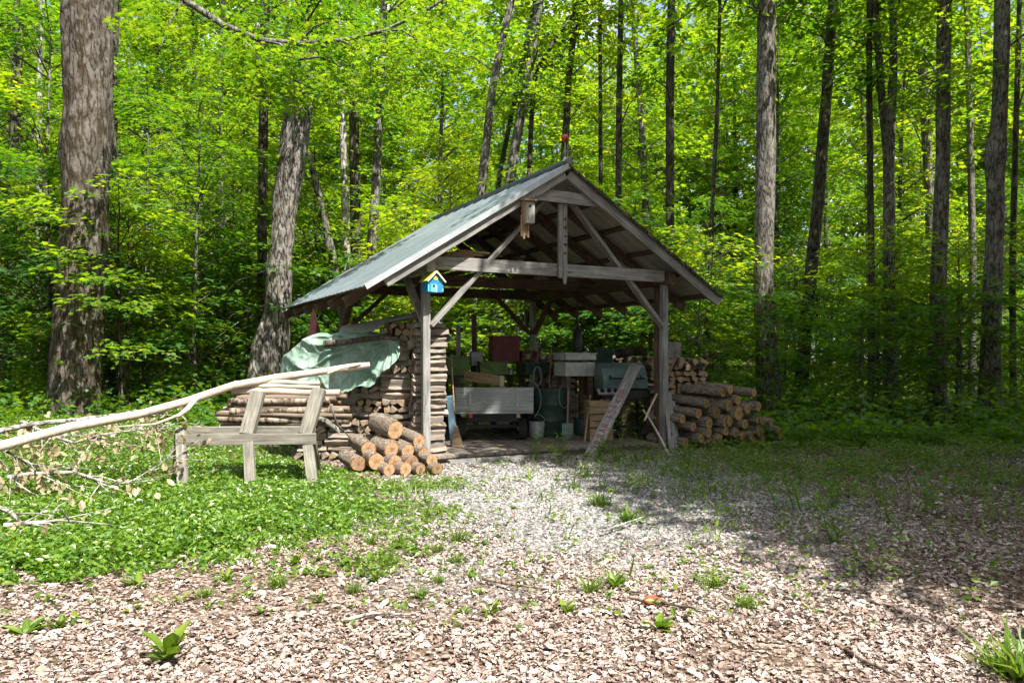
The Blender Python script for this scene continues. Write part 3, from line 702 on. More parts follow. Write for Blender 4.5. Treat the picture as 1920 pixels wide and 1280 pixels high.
RA = (-0.62, 0.78, 0.04)
rp = [(1280, 785, 9), (1285.6, 840, 10), (1315.6, 822, 9), (1330, 793, 10.5), (1335, 829, 9.5), (1344, 773.5, 10.5), (1329, 811, 9.5), (1350, 822, 8), (1363, 790.5, 12.5), (1369.6, 788.6, 11),
      (1367.5, 760, 11), (1386, 774.5, 13), (1361.5, 809, 8), (1380, 811, 9), (1394, 817, 9), (1397, 794.7, 9.5), (1413.5, 819, 12), (1426.6, 809, 11), (1420.5, 788, 5), (1434.6, 827, 9),
      (1461, 807, 7), (1465, 819, 7), (1369.6, 729.7, 9), (1414, 736, 8), (1384, 750, 9), (1430.6, 788.7, 8), (1402, 766, 9), (1422.5, 762, 9), (1446, 790, 7), (1356, 736, 9), (1344, 842, 8), (1400, 838, 8), (1300, 800, 9), (1310, 775, 10), (1325, 757, 9)]
def place_word(px, py):
    h = 'high' if py < 765 else 'midway up' if py < 806 else 'low'
    return h + ' in the ' + ('left' if px < 1345 else 'middle' if px < 1400 else 'right') + ' part of the shaded round log pile'
for i, (px, py, r) in enumerate(rp):
    d = 12.35 + (px - 1280) / 190 * 0.25
    e = W(px, py, d); rad = r / F * d * 1.05; e.z = max(e.z, rad)
    log(LPY[i % 4], e, jv(RA, 0.10), rad, random.uniform(0.55, 0.85), 'sawn round log ' + place_word(px, py), 'round logs ' + place_word(px, py))
for i in range(9):
    log(LPY[i % 4], (2.72 + 0.13 * i, 12.75 + .02 * i, 0.12 + 0.16 * (i % 3)), RA, 0.10, 0.8, 'round log hidden deep inside the shaded log pile', 'logs hidden inside the shaded pile')

# ------------------------------------------------------------------ tarps
def cloth(name, mat, fn, na, nb, label, cat, thick=0.004):
    V = np.array([fn(i / na, j / nb) for j in range(nb + 1) for i in range(na + 1)])
    org = V.mean(0); org[2] = V[:, 2].min()
    ii = np.array([j * (na + 1) + i for j in range(nb) for i in range(na)])
    me = np_mesh(name, V - org, np.stack([ii, ii + 1, ii + na + 2, ii + na + 1], 1), mat, smooth=True)
    o = mesh_obj(name, me, loc=org); s = o.modifiers.new('solid', 'SOLIDIFY'); s.thickness = thick
    tag(o, label, cat); return o
def tarp_fn(a, b):
    # a along the pile (left -> right), b across: front hem -> top -> back hem
    x = -3.22 + 1.62 * a
    fold = 0.05 * mnoise.noise(Vector((x * 3.1, b * 2.0, 0.3))) + 0.022 * mnoise.noise(Vector((x * 9, b * 4.0, 4.3)))
    top = 1.755 - 0.03 * math.cos(a * 6) - 0.28 * max(0, (0.22 - a) / 0.22) ** 1.6 - 0.06 * max(0, (a - .8) / .2) ** 2
    hem = 1.04 + 0.05 * math.sin(a * 9) + 0.03 * math.sin(a * 31) + 0.025 * mnoise.noise(Vector((a * 40, 1, 1))) + 0.40 * max(0, (a - 0.80) / 0.20) ** 1.3 - 0.12 * max(0, (0.3 - a) / 0.3)
    hemb = 0.85
    s0, s1 = 0.44, 0.62
    if b < s0:
        t = b / s0; z = hem + (top - hem) * t; ball = 0.13 * math.sin(math.pi * t * 0.5); y = 10.80 + ball + 0.05 * math.sin(x * 11 + t * 2) * (1 - t) * 0.8
        y += fold * (1.3 - t)
        # radiating folds from the right shoulder
        y += 0.035 * math.sin((x + 1.6) * 14 + t * 6) * max(0, min(1, (a - 0.45) / 0.3)) * (1 - 0.4 * t)
    elif b < s1:
        t = (b - s0) / (s1 - s0); z = top + 0.05 * math.sin(math.pi * t) + fold * 0.5; y = 10.93 + 0.75 * t
    else:
        t = (b - s1) / (1 - s1); z = top - (top - hemb) * t; y = 11.68 + 0.07 * t + fold
    rn = 1 - abs(mnoise.noise(Vector((x * 4.2 + z * 1.8, z * 4.5 - x, 7.7)))) * 2.2; rn2 = 1 - abs(mnoise.noise(Vector((x * 8 - z * 3, z * 7 + x * 3, 1.7)))) * 2.2
    y -= 0.032 * max(0, rn) ** 2 + 0.014 * max(0, rn2) ** 2; z += 0.012 * rn
    an = math.atan2(z - 1.72, x + 1.75); pl = abs(((an * 3.3 + .6 * mnoise.noise(Vector((x * 2, z * 2, 3.1)))) % 1.0) - .5) * 2
    y -= 0.06 * (1 - pl) ** 2 * min(1, math.hypot(x + 1.75, z - 1.72) / .35) * (1 if b < s0 else .2)
    ro = max(0, (0.16 - a) / 0.16) ** 2
    y += ro * (11.3 - y) * 0.75
    z -= 0.0
    return (x - 0.12 * ro + 0.02 * math.sin(z * 9), y, z)
cloth('green_tarp', M['tarp'], tarp_fn, 150, 120, 'faded green tarp draped over the long woodpile left of the shed', 'tarp')
def canvas_fn(a, b):
    p = Vector((-2.55, 11.10, 1.80)).lerp(Vector((-1.42, 11.02, 2.02)), a); q = Vector((-2.40, 11.9, 1.88)).lerp(Vector((-1.15, 11.85, 2.12)), a)
    r = p.lerp(q, b); r.z += 0.09 * math.sin(math.pi * b) + 0.03 * mnoise.noise(Vector((a * 5, b * 4, 2))) - 0.22 * max(0, 0.3 - b) * (0.5 + 0.9 * math.sin(a * 5 + 0.4))
    return tuple(r)
cloth('canvas_sheet', M['canvas'], canvas_fn, 40, 24, 'dull grey canvas sheet over the top of the woodpile under the eave', 'tarp')
def flap_fn(a, b):
    p = W(815 + 12 * b, 596 - 4 * b, 11.0); q = W(850 - 18 * b, 634 + 14 * b, 11.15 + 0.1 * b)
    r = p.lerp(q, a); r.z += 0.03 * math.sin(a * 8) * b - 0.0; r.y += 0.25 * b + 0.05 * math.sin(a * 5); return tuple(r)
cloth('canvas_flap', M['tarp'], flap_fn, 20, 14, 'pale blue green tarp corner hanging right of the left front post', 'tarp')
m = MB(); pts = [W(607, 645, 10.78), W(650, 641, 10.78), W(690, 634, 10.8), W(715, 633, 10.82), W(745, 634, 10.85)]
m.tube(pts, [0.05, 0.038, 0.032, 0.028, 0.022], 9, jit=.2); o = m.build('weight_stick', M['barkd'], org=pts[0]); tag(o, 'dark stick lying along the top of the green tarp', 'stick')

# dark slabs leaning under the left eave, and a dark red triangle
for i, (px, w_, top, bot) in enumerate(((622, 0.10, 562, 640), (633, 0.12, 556, 640), (645, 0.10, 560, 640), (657, 0.13, 566, 636), (668, 0.09, 570, 630), (681, 0.12, 560, 622))):
    d = 12.6
    o = beam('bark_slab', W(px, 840, d), W(px + random.uniform(-4, 4), top, d), w_, 0.04, M['barkd' if i % 2 else 'brown'], up=(0, 1, 0), jit=0.02)
    o.matrix_world.translation.z = max(0, gzf(o.location.x, o.location.y)); tag(o, 'tall dark bark slab standing upright under the left eave', 'slab', 'bark slabs under the left eave')
m = MB(); d = 11.9; a, b, c = W(587, 577, d), W(576.5, 630, d), W(603, 630, d)
m.add([a, b, c, a + Vector((0, .02, 0)), b + Vector((0, .02, 0)), c + Vector((0, .02, 0))], [(0, 1, 2), (3, 5, 4), (0, 3, 4, 1), (1, 4, 5, 2), (2, 5, 3, 0)])
t = thing('red_triangle', 'dark red triangular plate standing on the green tarp', 'sign', (a.x, d + .03, 0)); m.build('plate', m_plain('maroon_plate', (.05, .01, .012)), t, org=t.location)
m = MB(); m.tube([(a.x, d + .04, 0.3), (a.x, d + .04, a.z - .1)], 0.014, 8); m.build('stake', M['black'], t, org=t.location)

# ------------------------------------------------------------------ things inside the shed
def local_thing(name, label, cat, p, rz=0.0, group=None): return thing(name, label, cat, p, rz, group)
FZ = 0.105
# farm cart
cx, cyy = (W(927, 750, 12.35)).x, 12.35
t = local_thing('farm_cart', 'small flatbed cart with chipped white tailboard on the shed deck', 'cart', (cx, cyy, FZ), math.radians(3))
m = MB(); m.box((0, 0, 0.685), (1.25, 0.03, 0.38)); m.build('tailboard', M['greypaint'], t, bevel=0.004)
m = MB(); m.box((0, 0.75, 0.50), (1.20, 1.45, 0.045)); m.box((-.6, .75, .60), (0.025, 1.4, 0.2)); m.box((.6, .75, .60), (0.025, 1.4, 0.2)); m.box((0, -0.005, 0.475), (1.25, 0.05, 0.035)); m.build('bed', M['greypaint'], t, bevel=0.003)
for s in (-0.39, 0.37):
    m = MB(); m.box((s, -0.024, 0.66), (0.035, 0.014, 0.30)); m.tube([(s, -0.04, 0.80), (s, -0.015, 0.80)], 0.02, 8); m.build('strap', M['steel'], t)
    m = MB(); m.box((s + 0.01, -0.012, 0.425), (0.055, 0.03, 0.06)); m.build('reflector', M['finial'] if s < 0 else M['tan'], t)
m = MB(); m.box((0, 0.35, 0.37), (0.9, 0.06, 0.14)); m.box((0, 0.4, 0.22), (1.1, 0.05, 0.05)); m.build('axle', M['black'], t)
def wheel(parent, x, y, r, w_, mr='rubber', hub='steel'):
    m = MB(); n = 28; prof = [(0.62, -.5), (0.92, -.5), (1.0, -.3), (1.0, .3), (0.92, .5), (0.62, .5)]
    V = []; 
    for (rr, ww) in prof:
        for k in range(n):
            an = 2 * math.pi * k / n; rk = r * rr * (1.0 - (0.03 if (k % 2 and rr == 1.0) else 0)); V.append((x + ww * w_, y + rk * math.cos(an), r + rk * math.sin(an)))
    Fs = [(a * n + k, ((a + 1) % 6) * n + k, ((a + 1) % 6) * n + (k + 1) % n, a * n + (k + 1) % n) for a in range(6) for k in range(n)]
    m.add(V, Fs, 0, True); o = m.build('wheel', M[mr], parent)
    m = MB(); m.tube([(x - w_ * .3, y, r), (x + w_ * .3, y, r)], r * 0.63, 20); m.tube([(x - w_ * .62, y, r), (x + w_ * .62, y, r)], r * 0.2, 12); m.build('rim', M[hub], o)
wheel(t, 0.47, 0.38, 0.185, 0.13); wheel(t, -0.52, 0.38, 0.185, 0.13); wheel(t, 0.47, 1.3, 0.185, 0.13)
# tan plank box lying on the cart
t2 = thing('plank', 'tan plank lying slanted on the cart behind its tailboard', 'plank', W(905, 712, 12.75))
bo = beam('board', (-0.30, 0.05, 0.07), (0.30, -0.25, -0.01), 0.05, 0.165, M['tan'], t2)
m = MB(); m.bar((0.30, -0.275, -0.01), (0.345, -0.295, -0.012), 0.055, 0.175); m.build('end_block', M['pale'], t2)
# blue board and broom right of the crib column
o = beam('blue_board', G(852, 850) + Vector((0, 0.05, 0.0)), W(842, 742, 11.6), 0.10, 0.03, M['bluepaint'], up=(0.3, -1, 0)); tag(o, 'narrow blue painted board leaning beside the split log column', 'board')
t = thing('corn_broom', 'broom with tan bristles standing beside the blue board', 'broom', W(856, 836, 11.75))
t.location.z = FZ
m = MB(); m.tube([(-0.02, .02, 0.3), (-0.10, 0.25, 1.35)], 0.013, 8); m.build('handle', M['tan'], t)
m = MB(); m.prism([(-.07, 0), (.11, 0), (0.01, 0.32), (-.04, 0.32)], -.03, .03, lambda a, b, d: Vector((a, d, b))); m.build('bristles', M['tan'], t)
# hose loop
m = MB(); pts = [W(992 + 22 * math.cos(q) * (1.0), 749 - 36 * math.sin(q), 12.9) for q in np.linspace(-1.15, 1.9, 18)]
m.tube(pts, 0.009, 8); o = m.build('hose', M['hose'], org=pts[0]); tag(o, 'pale grey hose looping beside the cart tailboard', 'hose')
# bench along the back with boxes on it
B = thing('work_bench', 'long dark work bench across the back of the shed', 'bench', SL(1.7, 3.2, FZ), YAW)
m = MB(); m.box((0, 0, 1.0), (2.9, 0.62, 0.05)); m.build('bench_top', M['brown'], B, bevel=.004)
for s in (-1.35, 0, 1.35):
    for q in (-.25, .25):
        m = MB(); m.box((s, q, 0.49), (0.09, 0.09, 0.98)); m.build('leg', M['brown'], B)
m = MB(); m.box((0, 0.1, 0.35), (2.7, 0.5, 0.04)); m.build('shelf', M['brown'], B)
def crate(name, label, cat, px0, px1, py0, py1, d, depth, mat, rz=0.15, lip=True, grp=None, z0=None):
    c = W((px0 + px1) / 2, py1, d); w_ = (px1 - px0) / F * d; h = (py1 - py0) / F * d
    if z0 is not None: h = h + c.z - z0; c.z = z0
    t = thing(name, label, cat, c, rz, grp)
    m = MB(); m.box((0, depth / 2, h / 2), (w_, depth, h)); m.build('body', mat, t, bevel=0.006)
    if lip:
        m = MB(); m.box((0, depth / 2, h + 0.012), (w_ + 0.03, depth + 0.03, 0.024)); m.build('lid', mat, t, bevel=0.004)
        m = MB(); m.box((0, -0.012, h * 0.62), (w_ * 0.3, 0.02, 0.025)); m.build('handle', mat, t)
    return t
BZ = FZ + 1.03
crate('storage_box', 'olive green storage box on the back bench', 'box', 900, 952, 680, 706, 14.2, 0.4, M['gbox'], 0.2, z0=BZ)
crate('red_chest', 'dark red chest standing on the olive green box', 'chest', 923, 975, 632, 677, 14.25, 0.4, M['red'], 0.2)
crate('storage_box', 'dull green cabinet at the back left of the shed', 'cabinet', 840, 880, 670, 692, 14.1, 0.4, M['gbox'], 0.2, z0=BZ - 0.15)
crate('storage_box', 'flat dark box with steel edge in the middle of the bench', 'box', 985, 1040, 682, 706, 14.3, 0.4, M['drum'], 0.3, z0=BZ)
# white bee hive boxes
t = crate('hive_box', 'white wooden hive box under a shallow white upper box', 'box', 1057, 1120, 679, 705, 13.3, 0.42, M['white'], 0.42, lip=False)
m = MB(); m.box((0, 0.21, 0.33), (0.60, 0.46, 0.10)); m.build('upper_box', M['white'], t, bevel=0.005)
m = MB(); m.box((0, 0.21, 0.275), (0.59, 0.45, 0.012)); m.build('gap_strip', M['brown'], t)
m = MB(); m.box((0, 0.21, 0.39), (0.63, 0.49, 0.02)); m.build('lid', M['white'], t)
m = MB()
for sx in (-.22, .22):
    for sy in (.05, .37): m.box((sx, sy, -(t.location.z - FZ) / 2), (0.07, 0.07, t.location.z - FZ))
m.build('stand', M['brown'], t)
for (lab, a0, a1, b0, b1, d, mt, z0) in (('dark crate under the bench behind the cart', 930, 975, 745, 785, 14.3, 'brown', FZ), ('black case under the middle of the bench', 985, 1020, 755, 790, 14.6, 'black', FZ), ('tan crate under the right end of the bench', 1070, 1110, 745, 785, 15.0, 'tan', FZ),
        ('dark box stacked behind the white hive box', 1115, 1150, 655, 690, 14.8, 'drum', BZ), ('brown box on the bench right of the red chest', 978, 1004, 660, 690, 14.6, 'brown', BZ), ('grey metal case on the bench left of the red chest', 884, 905, 662, 690, 14.4, 'panel', BZ)):
    crate('storage_crate', lab, 'crate', a0, a1, b0, b1, d, .35, M[mt], .2 + random.uniform(-.15, .15), z0=z0)
# dark kettle like smoker hanging
t = thing('hanging_lantern', 'tall dark metal canister hanging from a hook at the back of the shed', 'canister', W(1083, 660, 14.0))
m = MB(); m.tube([(0, 0, 0), (0, 0, 0.05), (0, 0, 0.34), (0, 0, 0.42), (0, 0, 0.46)], [0.085, 0.095, 0.085, 0.05, 0.02], 16); m.build('body', M['black'], t)
m = MB(); m.tube([(-.10, 0, 0.48), (.10, 0, 0.48)], 0.012, 8); m.tube([(0, 0, .44), (0, 0, 1.15)], 0.012, 8); m.build('hook', M['black'], t)
# drum
t = thing('metal_drum', 'dark green steel drum lying behind the cart', 'drum', W(1032, 800, 13.4)); t.location.z = FZ
m = MB(); prof = [(0.0, .001), (0.0, .30), (0.02, .31), (0.25, .30), (0.27, .315), (0.29, .30), (0.52, .30), (0.54, .315), (0.56, .30), (0.78, .30), (0.80, .31), (0.80, .001)]
m.tube([(0, 0, z) for z, r in prof], [r for z, r in prof], 28, caps=False); m.build('shell', M['drum'], t)
m = MB(); m.tube([(0, 0, .78), (0, 0, .815)], .27, 24); m.build('lid', M['drum'], t)
# shovel and coil
t = thing('shovel', 'shovel with pale handle standing before the dark drum', 'shovel', W(1064, 812, 12.6)); t.location.z = FZ
m = MB(); m.tube([(0, 0, .28), (0.02, 0.12, .80)], .014, 8); m.build('handle', M['hose'], t)
m = MB(); m.prism([(-.09, .28), (.09, .28), (.09, .1), (0, 0), (-.09, .1)], -.008, .008, lambda a, b, d: Vector((a, d + .02 * (1 - abs(a) / .09), b))); m.build('blade', M['grill'], t)
m = MB(); pts = [W(1058 + 10 * math.cos(q), 742 - 22 * math.sin(q), 12.75) for q in np.linspace(0.3, 5.9, 20)]; m.tube(pts, .005, 6); o = m.build('wire_coil', M['hose'], org=pts[0]); tag(o, 'loose wire coil hanging beside the shovel', 'wire')
# gas grill
t = thing('gas_grill', 'gas grill with grey green lid and black cart at the right of the shed', 'grill', W(1166, 832, 13.25), math.radians(10)); t.location.z = FZ
gh = lambda py: CAM_Z - (py - HOR) / F * 13.25 - FZ
m = MB()
prof = [(-.29, gh(728)), (-.31, gh(712)), (-.20, gh(690)), (0.0, gh(680)), (.2, gh(684)), (.28, gh(700)), (.28, gh(728))]
m.prism(prof, -.42, .36, lambda a, b, d: Vector((d, a, b))); m.build('hood', M['grill'], t, bevel=0.02)
m = MB(); m.tube([(-.34, -.36, gh(708)), (.28, -.36, gh(708))], .014, 8); m.bar((-.30, -.36, gh(708)), (-.30, -.27, gh(704)), .02, .02); m.bar((.24, -.36, gh(708)), (.24, -.27, gh(704)), .02, .02); m.build('hood_handle', M['black'], t)
m = MB(); m.box((-.03, 0, gh(738)), (.80, .52, .15)); m.build('firebox', M['black'], t, bevel=.01)
m = MB(); m.box((-.29, -.36, gh(732)), (.50, .025, .14), (-0.9, 0, 0)); cp = m.build('control_panel', M['panel'], t, bevel=.004)
for s in range(4):
    m = MB(); x = -.46 + s * .115; rot = Euler((-0.9, 0, 0)).to_matrix(); c = Vector((-.29, -.36, gh(732)))
    p = c + rot @ Vector((x + .29, -.012, 0)); q = c + rot @ Vector((x + .29, -.045, 0)); m.tube([p, q], .036, 16); m.bar(q + rot @ Vector((0, -.006, -.03)), q + rot @ Vector((0, -.006, .03)), .012, .012); m.build('knob', M['black'], cp)
m = MB(); m.box((.56, -.02, gh(722)), (.36, .40, .03)); m.box((.56, -.21, gh(727)), (.36, .02, .08)); m.build('side_shelf', M['drum'], t, bevel=.003)
m = MB()
for sx in (-.38, .34):
    for sy in (-.2, .2): m.box((sx, sy, .44), (.035, .035, .84))
m.box((-.02, 0, .16), (.76, .44, .03)); m.box((-.02, -.2, .62), (.76, .025, .03)); m.build('cart_frame', M['black'], t)
wheel(t, -.40 + .25, -.30, .105, .05); wheel(t, .30, -.28, .105, .05)
for (a, b, c, lab) in ((W(1200, 716, 13.1), W(1236, 719, 13.15), 0.06, 'pale plank lying on the grill side shelf'),):
    o = beam('plank', a + Vector((0, 0, .0)), b, 0.10, 0.03, M['pale']); o.location.z = FZ + gh(722) + .032; tag(o, lab, 'plank')
t = thing('cloth_bundle', 'dark navy folded tarp behind the grill side shelf', 'tarp', W(1203, 716, 13.6))
m = MB(); m.tube([(-.1, 0, 0.0), (-.05, 0, .08), (0.05, .02, .16), (.1, .03, .2)], [.13, .15, .12, .05], 10, jit=.3); m.build('bundle', M['navy'], t)
# crates beside the grill
for i, (py0, py1) in enumerate(((746, 772), (773, 797), (798, 822))):
    c = W(1128, py1, 12.5); w_ = 45 / F * 12.5; h = (py1 - py0) / F * 12.5
    t = thing('wooden_crate', ('topmost', 'middle', 'lowest')[i] + ' tan wooden crate in the stack left of the leaning board', 'crate', (c.x, 12.5, FZ + (2 - i) * .22), 0.15 + .05 * i, 'crates stacked by the grill')
    m = MB()
    for q in range(2): m.box((0, 0, .055 + q * .105), (w_, .016, .09)); m.box((0, .3, .055 + q * .105), (w_, .016, .09)); m.box((-w_ / 2, .15, .055 + q * .105), (.016, .3, .09)); m.box((w_ / 2, .15, .055 + q * .105), (.016, .3, .09))
    m.build('side_slats', M['tan'], t, bevel=.003)
    m = MB()
    for sx in (-1, 1):
        for sy in (.012, .285): m.box((sx * (w_ / 2 - .03), sy, .105), (.035, .03, .205))
    m.build('corner_posts', M['tanz'], t)
    m = MB(); m.box((0, .15, .008), (w_ - .02, .28, .012)); m.build('bottom', M['tan'], t)
# tool handle left of the crates
m = MB(); p0 = W(1096, 812, 12.4); p0.z = FZ; m.tube([p0, W(1107, 740, 12.6)], [.02, .013], 8); o = m.build('tool_handle', M['tanz'], org=p0); tag(o, 'thin red and tan tool handle leaning left of the crates', 'tool')
# leaning board with red brush marks
p0 = G(1106, 857); p1 = W(1193, 684, 12.85)
bx = (p1 - p0).normalized()
t = thing('leaning_board', 'grey board with red painted strokes leaning on the grill', 'board', p0)
bd = beam('board', (0, 0, 0), p1 - p0, 0.185, 0.04, M['grey'], t, up=(-0.25, -1, .4))
fr = frame(p1 - p0, (-0.25, -1, .4)); L = (p1 - p0).length
rr = random.Random(5)
def stroke(mb, pts):
    for a, b in zip(pts[:-1], pts[1:]):
        pa = fr @ Vector((a[0], a[1], .0225)); pb = fr @ Vector((b[0], b[1], .0225)); mb.bar(pa, pb, .013, .004, up=fr @ Vector((0, 0, 1)))
glyph = [[[(0, 0), (0, 1)], [(.35, 1.1), (.55, .2), (-.1, .4)]], [[(.6, 1), (0, 1), (0, 0), (.6, 0)], [(0, .5), (.45, .5)]], [[(0, 0), (0, 1), (.6, 0), (.6, 1)]], [[(0, 0), (.3, 1), (.6, 0)], [(.12, .4), (.48, .4)]], [[(.6, .9), (.1, 1), (.05, .55), (.55, .45), (.5, 0), (0, .08)]]]
pos = .16; gi = 0
marks = MB()
for g in (4, 0, 4, 3, 0, 4, 4, 0, 3, 4, 0):
    for st in glyph[g]: stroke(marks, [(pos + p[0] * .105 + rr.uniform(-.018, .018), (p[1] - .5) * .10 + rr.uniform(-.018, .018)) for p in st])
    pos += .125 if gi != 4 else .19; gi += 1
    if pos > L - .15: break
marks.build('painted_strokes', M['redmark'], t)
def pail(label, p, r, h, mat, name='bucket', cat='bucket', grp=None, bail=True):
    t = thing(name, label, cat, p, random.random() * 3, grp)
    m = MB(); m.tube([(0, 0, 0), (0, 0, h), (0, 0, h), (0, 0, h * .12)], [r * .82, r, r * .93, r * .76], 18); m.build('body', mat, t)
    if bail: m = MB(); m.tube([(r * math.cos(q), 0, h + r * .75 * math.sin(q)) for q in np.linspace(0, math.pi, 12)], .004, 5, caps=False); m.build('handle', M['steel'], t)
pail('grey bucket on the deck between the cart and the dark drum', Vector((0.42, 13.1, FZ)), .14, .28, M['panel'])
pail('dark bucket under the white hive box', Vector((1.22, 13.45, FZ)), .14, .30, M['drum'])
pail('blue bucket at the back of the deck under the bench', Vector((-.05, 14.3, FZ)), .14, .27, M['navy'])
for i, (px, mat, lab, r, h) in enumerate(((958, 'steel', 'shiny can on the bench between the dark box and the green box', .05, .13), (990, 'tan', 'tan can on the dark bench box', .05, .10), (1003, 'red', 'red can on the dark bench box', .045, .14), (1018, 'panel', 'grey can on the dark bench box', .06, .09), (888, 'black', 'black can between the two green boxes', .06, .16))):
    p = W(px, 690, 14.3); p.z = BZ + (.29 if 985 < px < 1040 else 0.0); pail(lab, p, r, h, M[mat], 'paint_can', 'can', None, False)
for i, (px, top, w_, mt) in enumerate(((893, 588, .10, 'brown'), (1002, 640, .08, 'grey'), (1013, 652, .12, 'brown'), (862, 610, .09, 'grey'), (1140, 655, .07, 'tan'))):
    d = 14.9; o = beam('leaning_plank', Vector((W(px, 700, d).x, d - .25, FZ)), W(px + random.uniform(-6, 6), top, d + .05), w_, .03, M[mt], up=(0, -1, 0), jit=.01)
    tag(o, 'plank standing upright against the back bench, ' + ('left of the dark red chest', 'first right of the dark red chest', 'second right of the dark red chest', 'nearest the split log column', 'above the grill lid')[i], 'plank')
t = thing('garden_rake', 'old rake leaning at the back between chest and hive box', 'rake', Vector((.62, 13.9, FZ)))
m = MB(); m.tube([(0, 0, 0), (.1, .3, 1.5)], .013, 7); m.build('handle', M['tan'], t)
m = MB(); m.bar((-.08, .3, 1.52), (.28, .3, 1.50), .02, .025)
for q in range(9): m.bar((-.07 + q * .042, .3, 1.51), (-.07 + q * .042, .25, 1.58), .007, .007)
m.build('head', M['black'], t)
m = MB(); rope = [W(1006 + 7 * math.cos(q) + q * .15, 705 - 18 * math.sin(q), 13.9) for q in np.linspace(0, 22, 70)]; m.tube(rope, .008, 5); o = m.build('rope_coil', M['hose'], org=rope[0]); tag(o, 'coiled grey rope hanging before the dark bench box', 'rope')
t = thing('spare_tyre', 'old tyre standing on the deck behind the cart', 'tyre', Vector((-.15, 14.0, FZ)), 1.3); wheel(t, 0, 0, .27, .16)
# sticks and boards round the right front post
def stick(label, pts, r, mat, cat='stick', name='stick', grp=None):
    m = MB(); m.tube(pts, r, 8, jit=.12); o = m.build(name, mat, org=Vector(pts[0])); tag(o, label, cat, grp); return o
p = G(1254, 852); stick('bent pale stick leaning from the ground to the right post', [p, W(1238, 820, 11.9), W(1221, 790, 12.2), W(1206, 768, 12.45)], [.02, .018, .016, .013], M['pale'])
stick('short pale stick slanting left of the right front post', [W(1208, 789, 12.2), W(1221, 760, 12.25), W(1232, 738, 12.3)], [.016, .016, .015], M['pale'])
stick('thin tan stick leaning from the wood stack beside the right post', [W(1252, 703, 12.9), W(1263, 680, 12.95), W(1274, 655, 13.0)], [.014, .013, .012], M['tan'])
for i, (b_, tp) in enumerate((((1262, 842), (1251, 735)), ((1269, 842), (1258, 752)))):
    p = G(*b_) + Vector((0, .1 * i, 0)); o = beam('leaning_slab', p, W(tp[0], tp[1], p.y + .35), .13, .035, M['grey'], up=(0, -1, .2)); tag(o, ('taller' if i == 0 else 'shorter') + ' grey slab leaning right of the right front post', 'slab')
o = beam('upright_board', W(1264, 676, 13.3), W(1266, 641, 13.3), .22, .05, M['grey'], up=(0, -1, 0)); tag(o, 'wide grey board end standing on the right wood stack', 'board')
o = stick('dark log lying along the top of the right wood stack', [W(1155, 664, 14.4), W(1185, 658, 14.3), W(1214, 660, 14.2)], [.09, .09, .08], M['barkd'], 'log', 'dark_log')
for i, (a, b) in enumerate((((1278, 672), (1322, 684)), ((1270, 682), (1318, 690)))):
    o = beam('bark_slab', W(a[0], a[1], 13.25), W(b[0], b[1], 13.15), .16, .05, M['barkd'], jit=.02); tag(o, ('upper' if i == 0 else 'lower') + ' dark bark slab lying on the right end of the wood stack', 'slab')

# ------------------------------------------------------------------ saw buck with poles, and the long peeled pole
sb = W(470, 900, 9.0); sb.z = 0
t = thing('saw_buck', 'grey timber saw buck holding a stack of long poles', 'saw buck', sb)
loc = lambda p: Vector(p) - sb
g0 = lambda px, py, d: Vector((W(px, py, d).x, d, gzf(W(px, py, d).x, d) - .02))
def leg(px0, d0, px1, py1, d1, w_=.115, h=.06, nm='leg', mt='oldgrey'):
    beam(nm, loc(g0(px0, 900, d0)), loc(W(px1, py1, d1)), w_, h, M[mt], t, up=(0, -1, .3))
leg(343, 8.42, 340, 812, 8.78); leg(471, 8.42, 466, 830, 8.76); leg(588, 8.58, 575, 815, 8.90)
leg(331, 9.25, 338, 806, 8.86, .10); leg(462, 9.45, 470, 790, 8.86, .10); leg(598, 9.55, 580, 800, 9.0, .10)
beam('front_rail', loc(W(333, 825, 8.70)), loc(W(593, 822, 8.84)), .05, .125, M['oldgrey'], t)
beam('back_rail', loc(W(340, 808, 8.95)), loc(W(590, 806, 9.05)), .05, .10, M['oldgrey'], t)
beam('upright', loc(W(463, 815, 8.80)), loc(W(484, 735, 9.02)), .155, .10, M['oldgrey'], t, up=(0, -1, .2))
beam('upright', loc(W(573, 815, 8.90)), loc(W(599, 729, 9.12)), .155, .10, M['oldgrey'], t, up=(0, -1, .2))
beam('upright', loc(W(462, 812, 9.25)), loc(W(476, 735, 9.55)), .12, .08, M['oldgrey'], t, up=(0, -1, .2))
beam('upright', loc(W(574, 812, 9.3)), loc(W(588, 735, 9.6)), .12, .08, M['oldgrey'], t, up=(0, -1, .2))
k = 0
ptab = [(410, 655, 788, .045), (415, 640, 793, .04), (405, 660, 776, .035), (432, 645, 770, .045), (440, 655, 762, .04), (428, 625, 757, .045), (436, 618, 750, .045), (445, 630, 745, .04), (436, 638, 735, .052), (440, 600, 718, .03), (470, 600, 722, .03),
        (430, 630, 782, .04), (420, 640, 765, .045), (450, 640, 752, .04), (440, 650, 741, .035), (425, 600, 790, .04)]
for i, (a, b, py, r) in enumerate(ptab):
    d = 9.22 + (0.14 if i > 10 else 0.0) + random.uniform(-.02, .04); n = 6; pts = []
    y0 = py + random.uniform(-3, 3); y1 = py + random.uniform(-1, 6)
    for q in range(n): f_ = q / (n - 1); pts.append(W(a + (b - a) * f_, y0 + (y1 - y0) * f_ + random.uniform(-1.5, 1.5), d + random.uniform(-.01, .01)))
    m = MB(); m.tube(pts, [r * (1.05 - .25 * q / (n - 1)) for q in range(n)], 10, 0, jit=.1, capmi=1); o = m.build('pole', [M['pale'] if py < 740 else M['polebark'] if i % 3 else M['logbark'], M['logend']], org=pts[0])
    tag(o, ('pale peeled pole at the top of the saw buck stack' if py < 740 else 'brown barked pole in the stack held by the saw buck'), 'pole', 'pale poles on the saw buck' if py < 740 else 'barked poles on the saw buck')
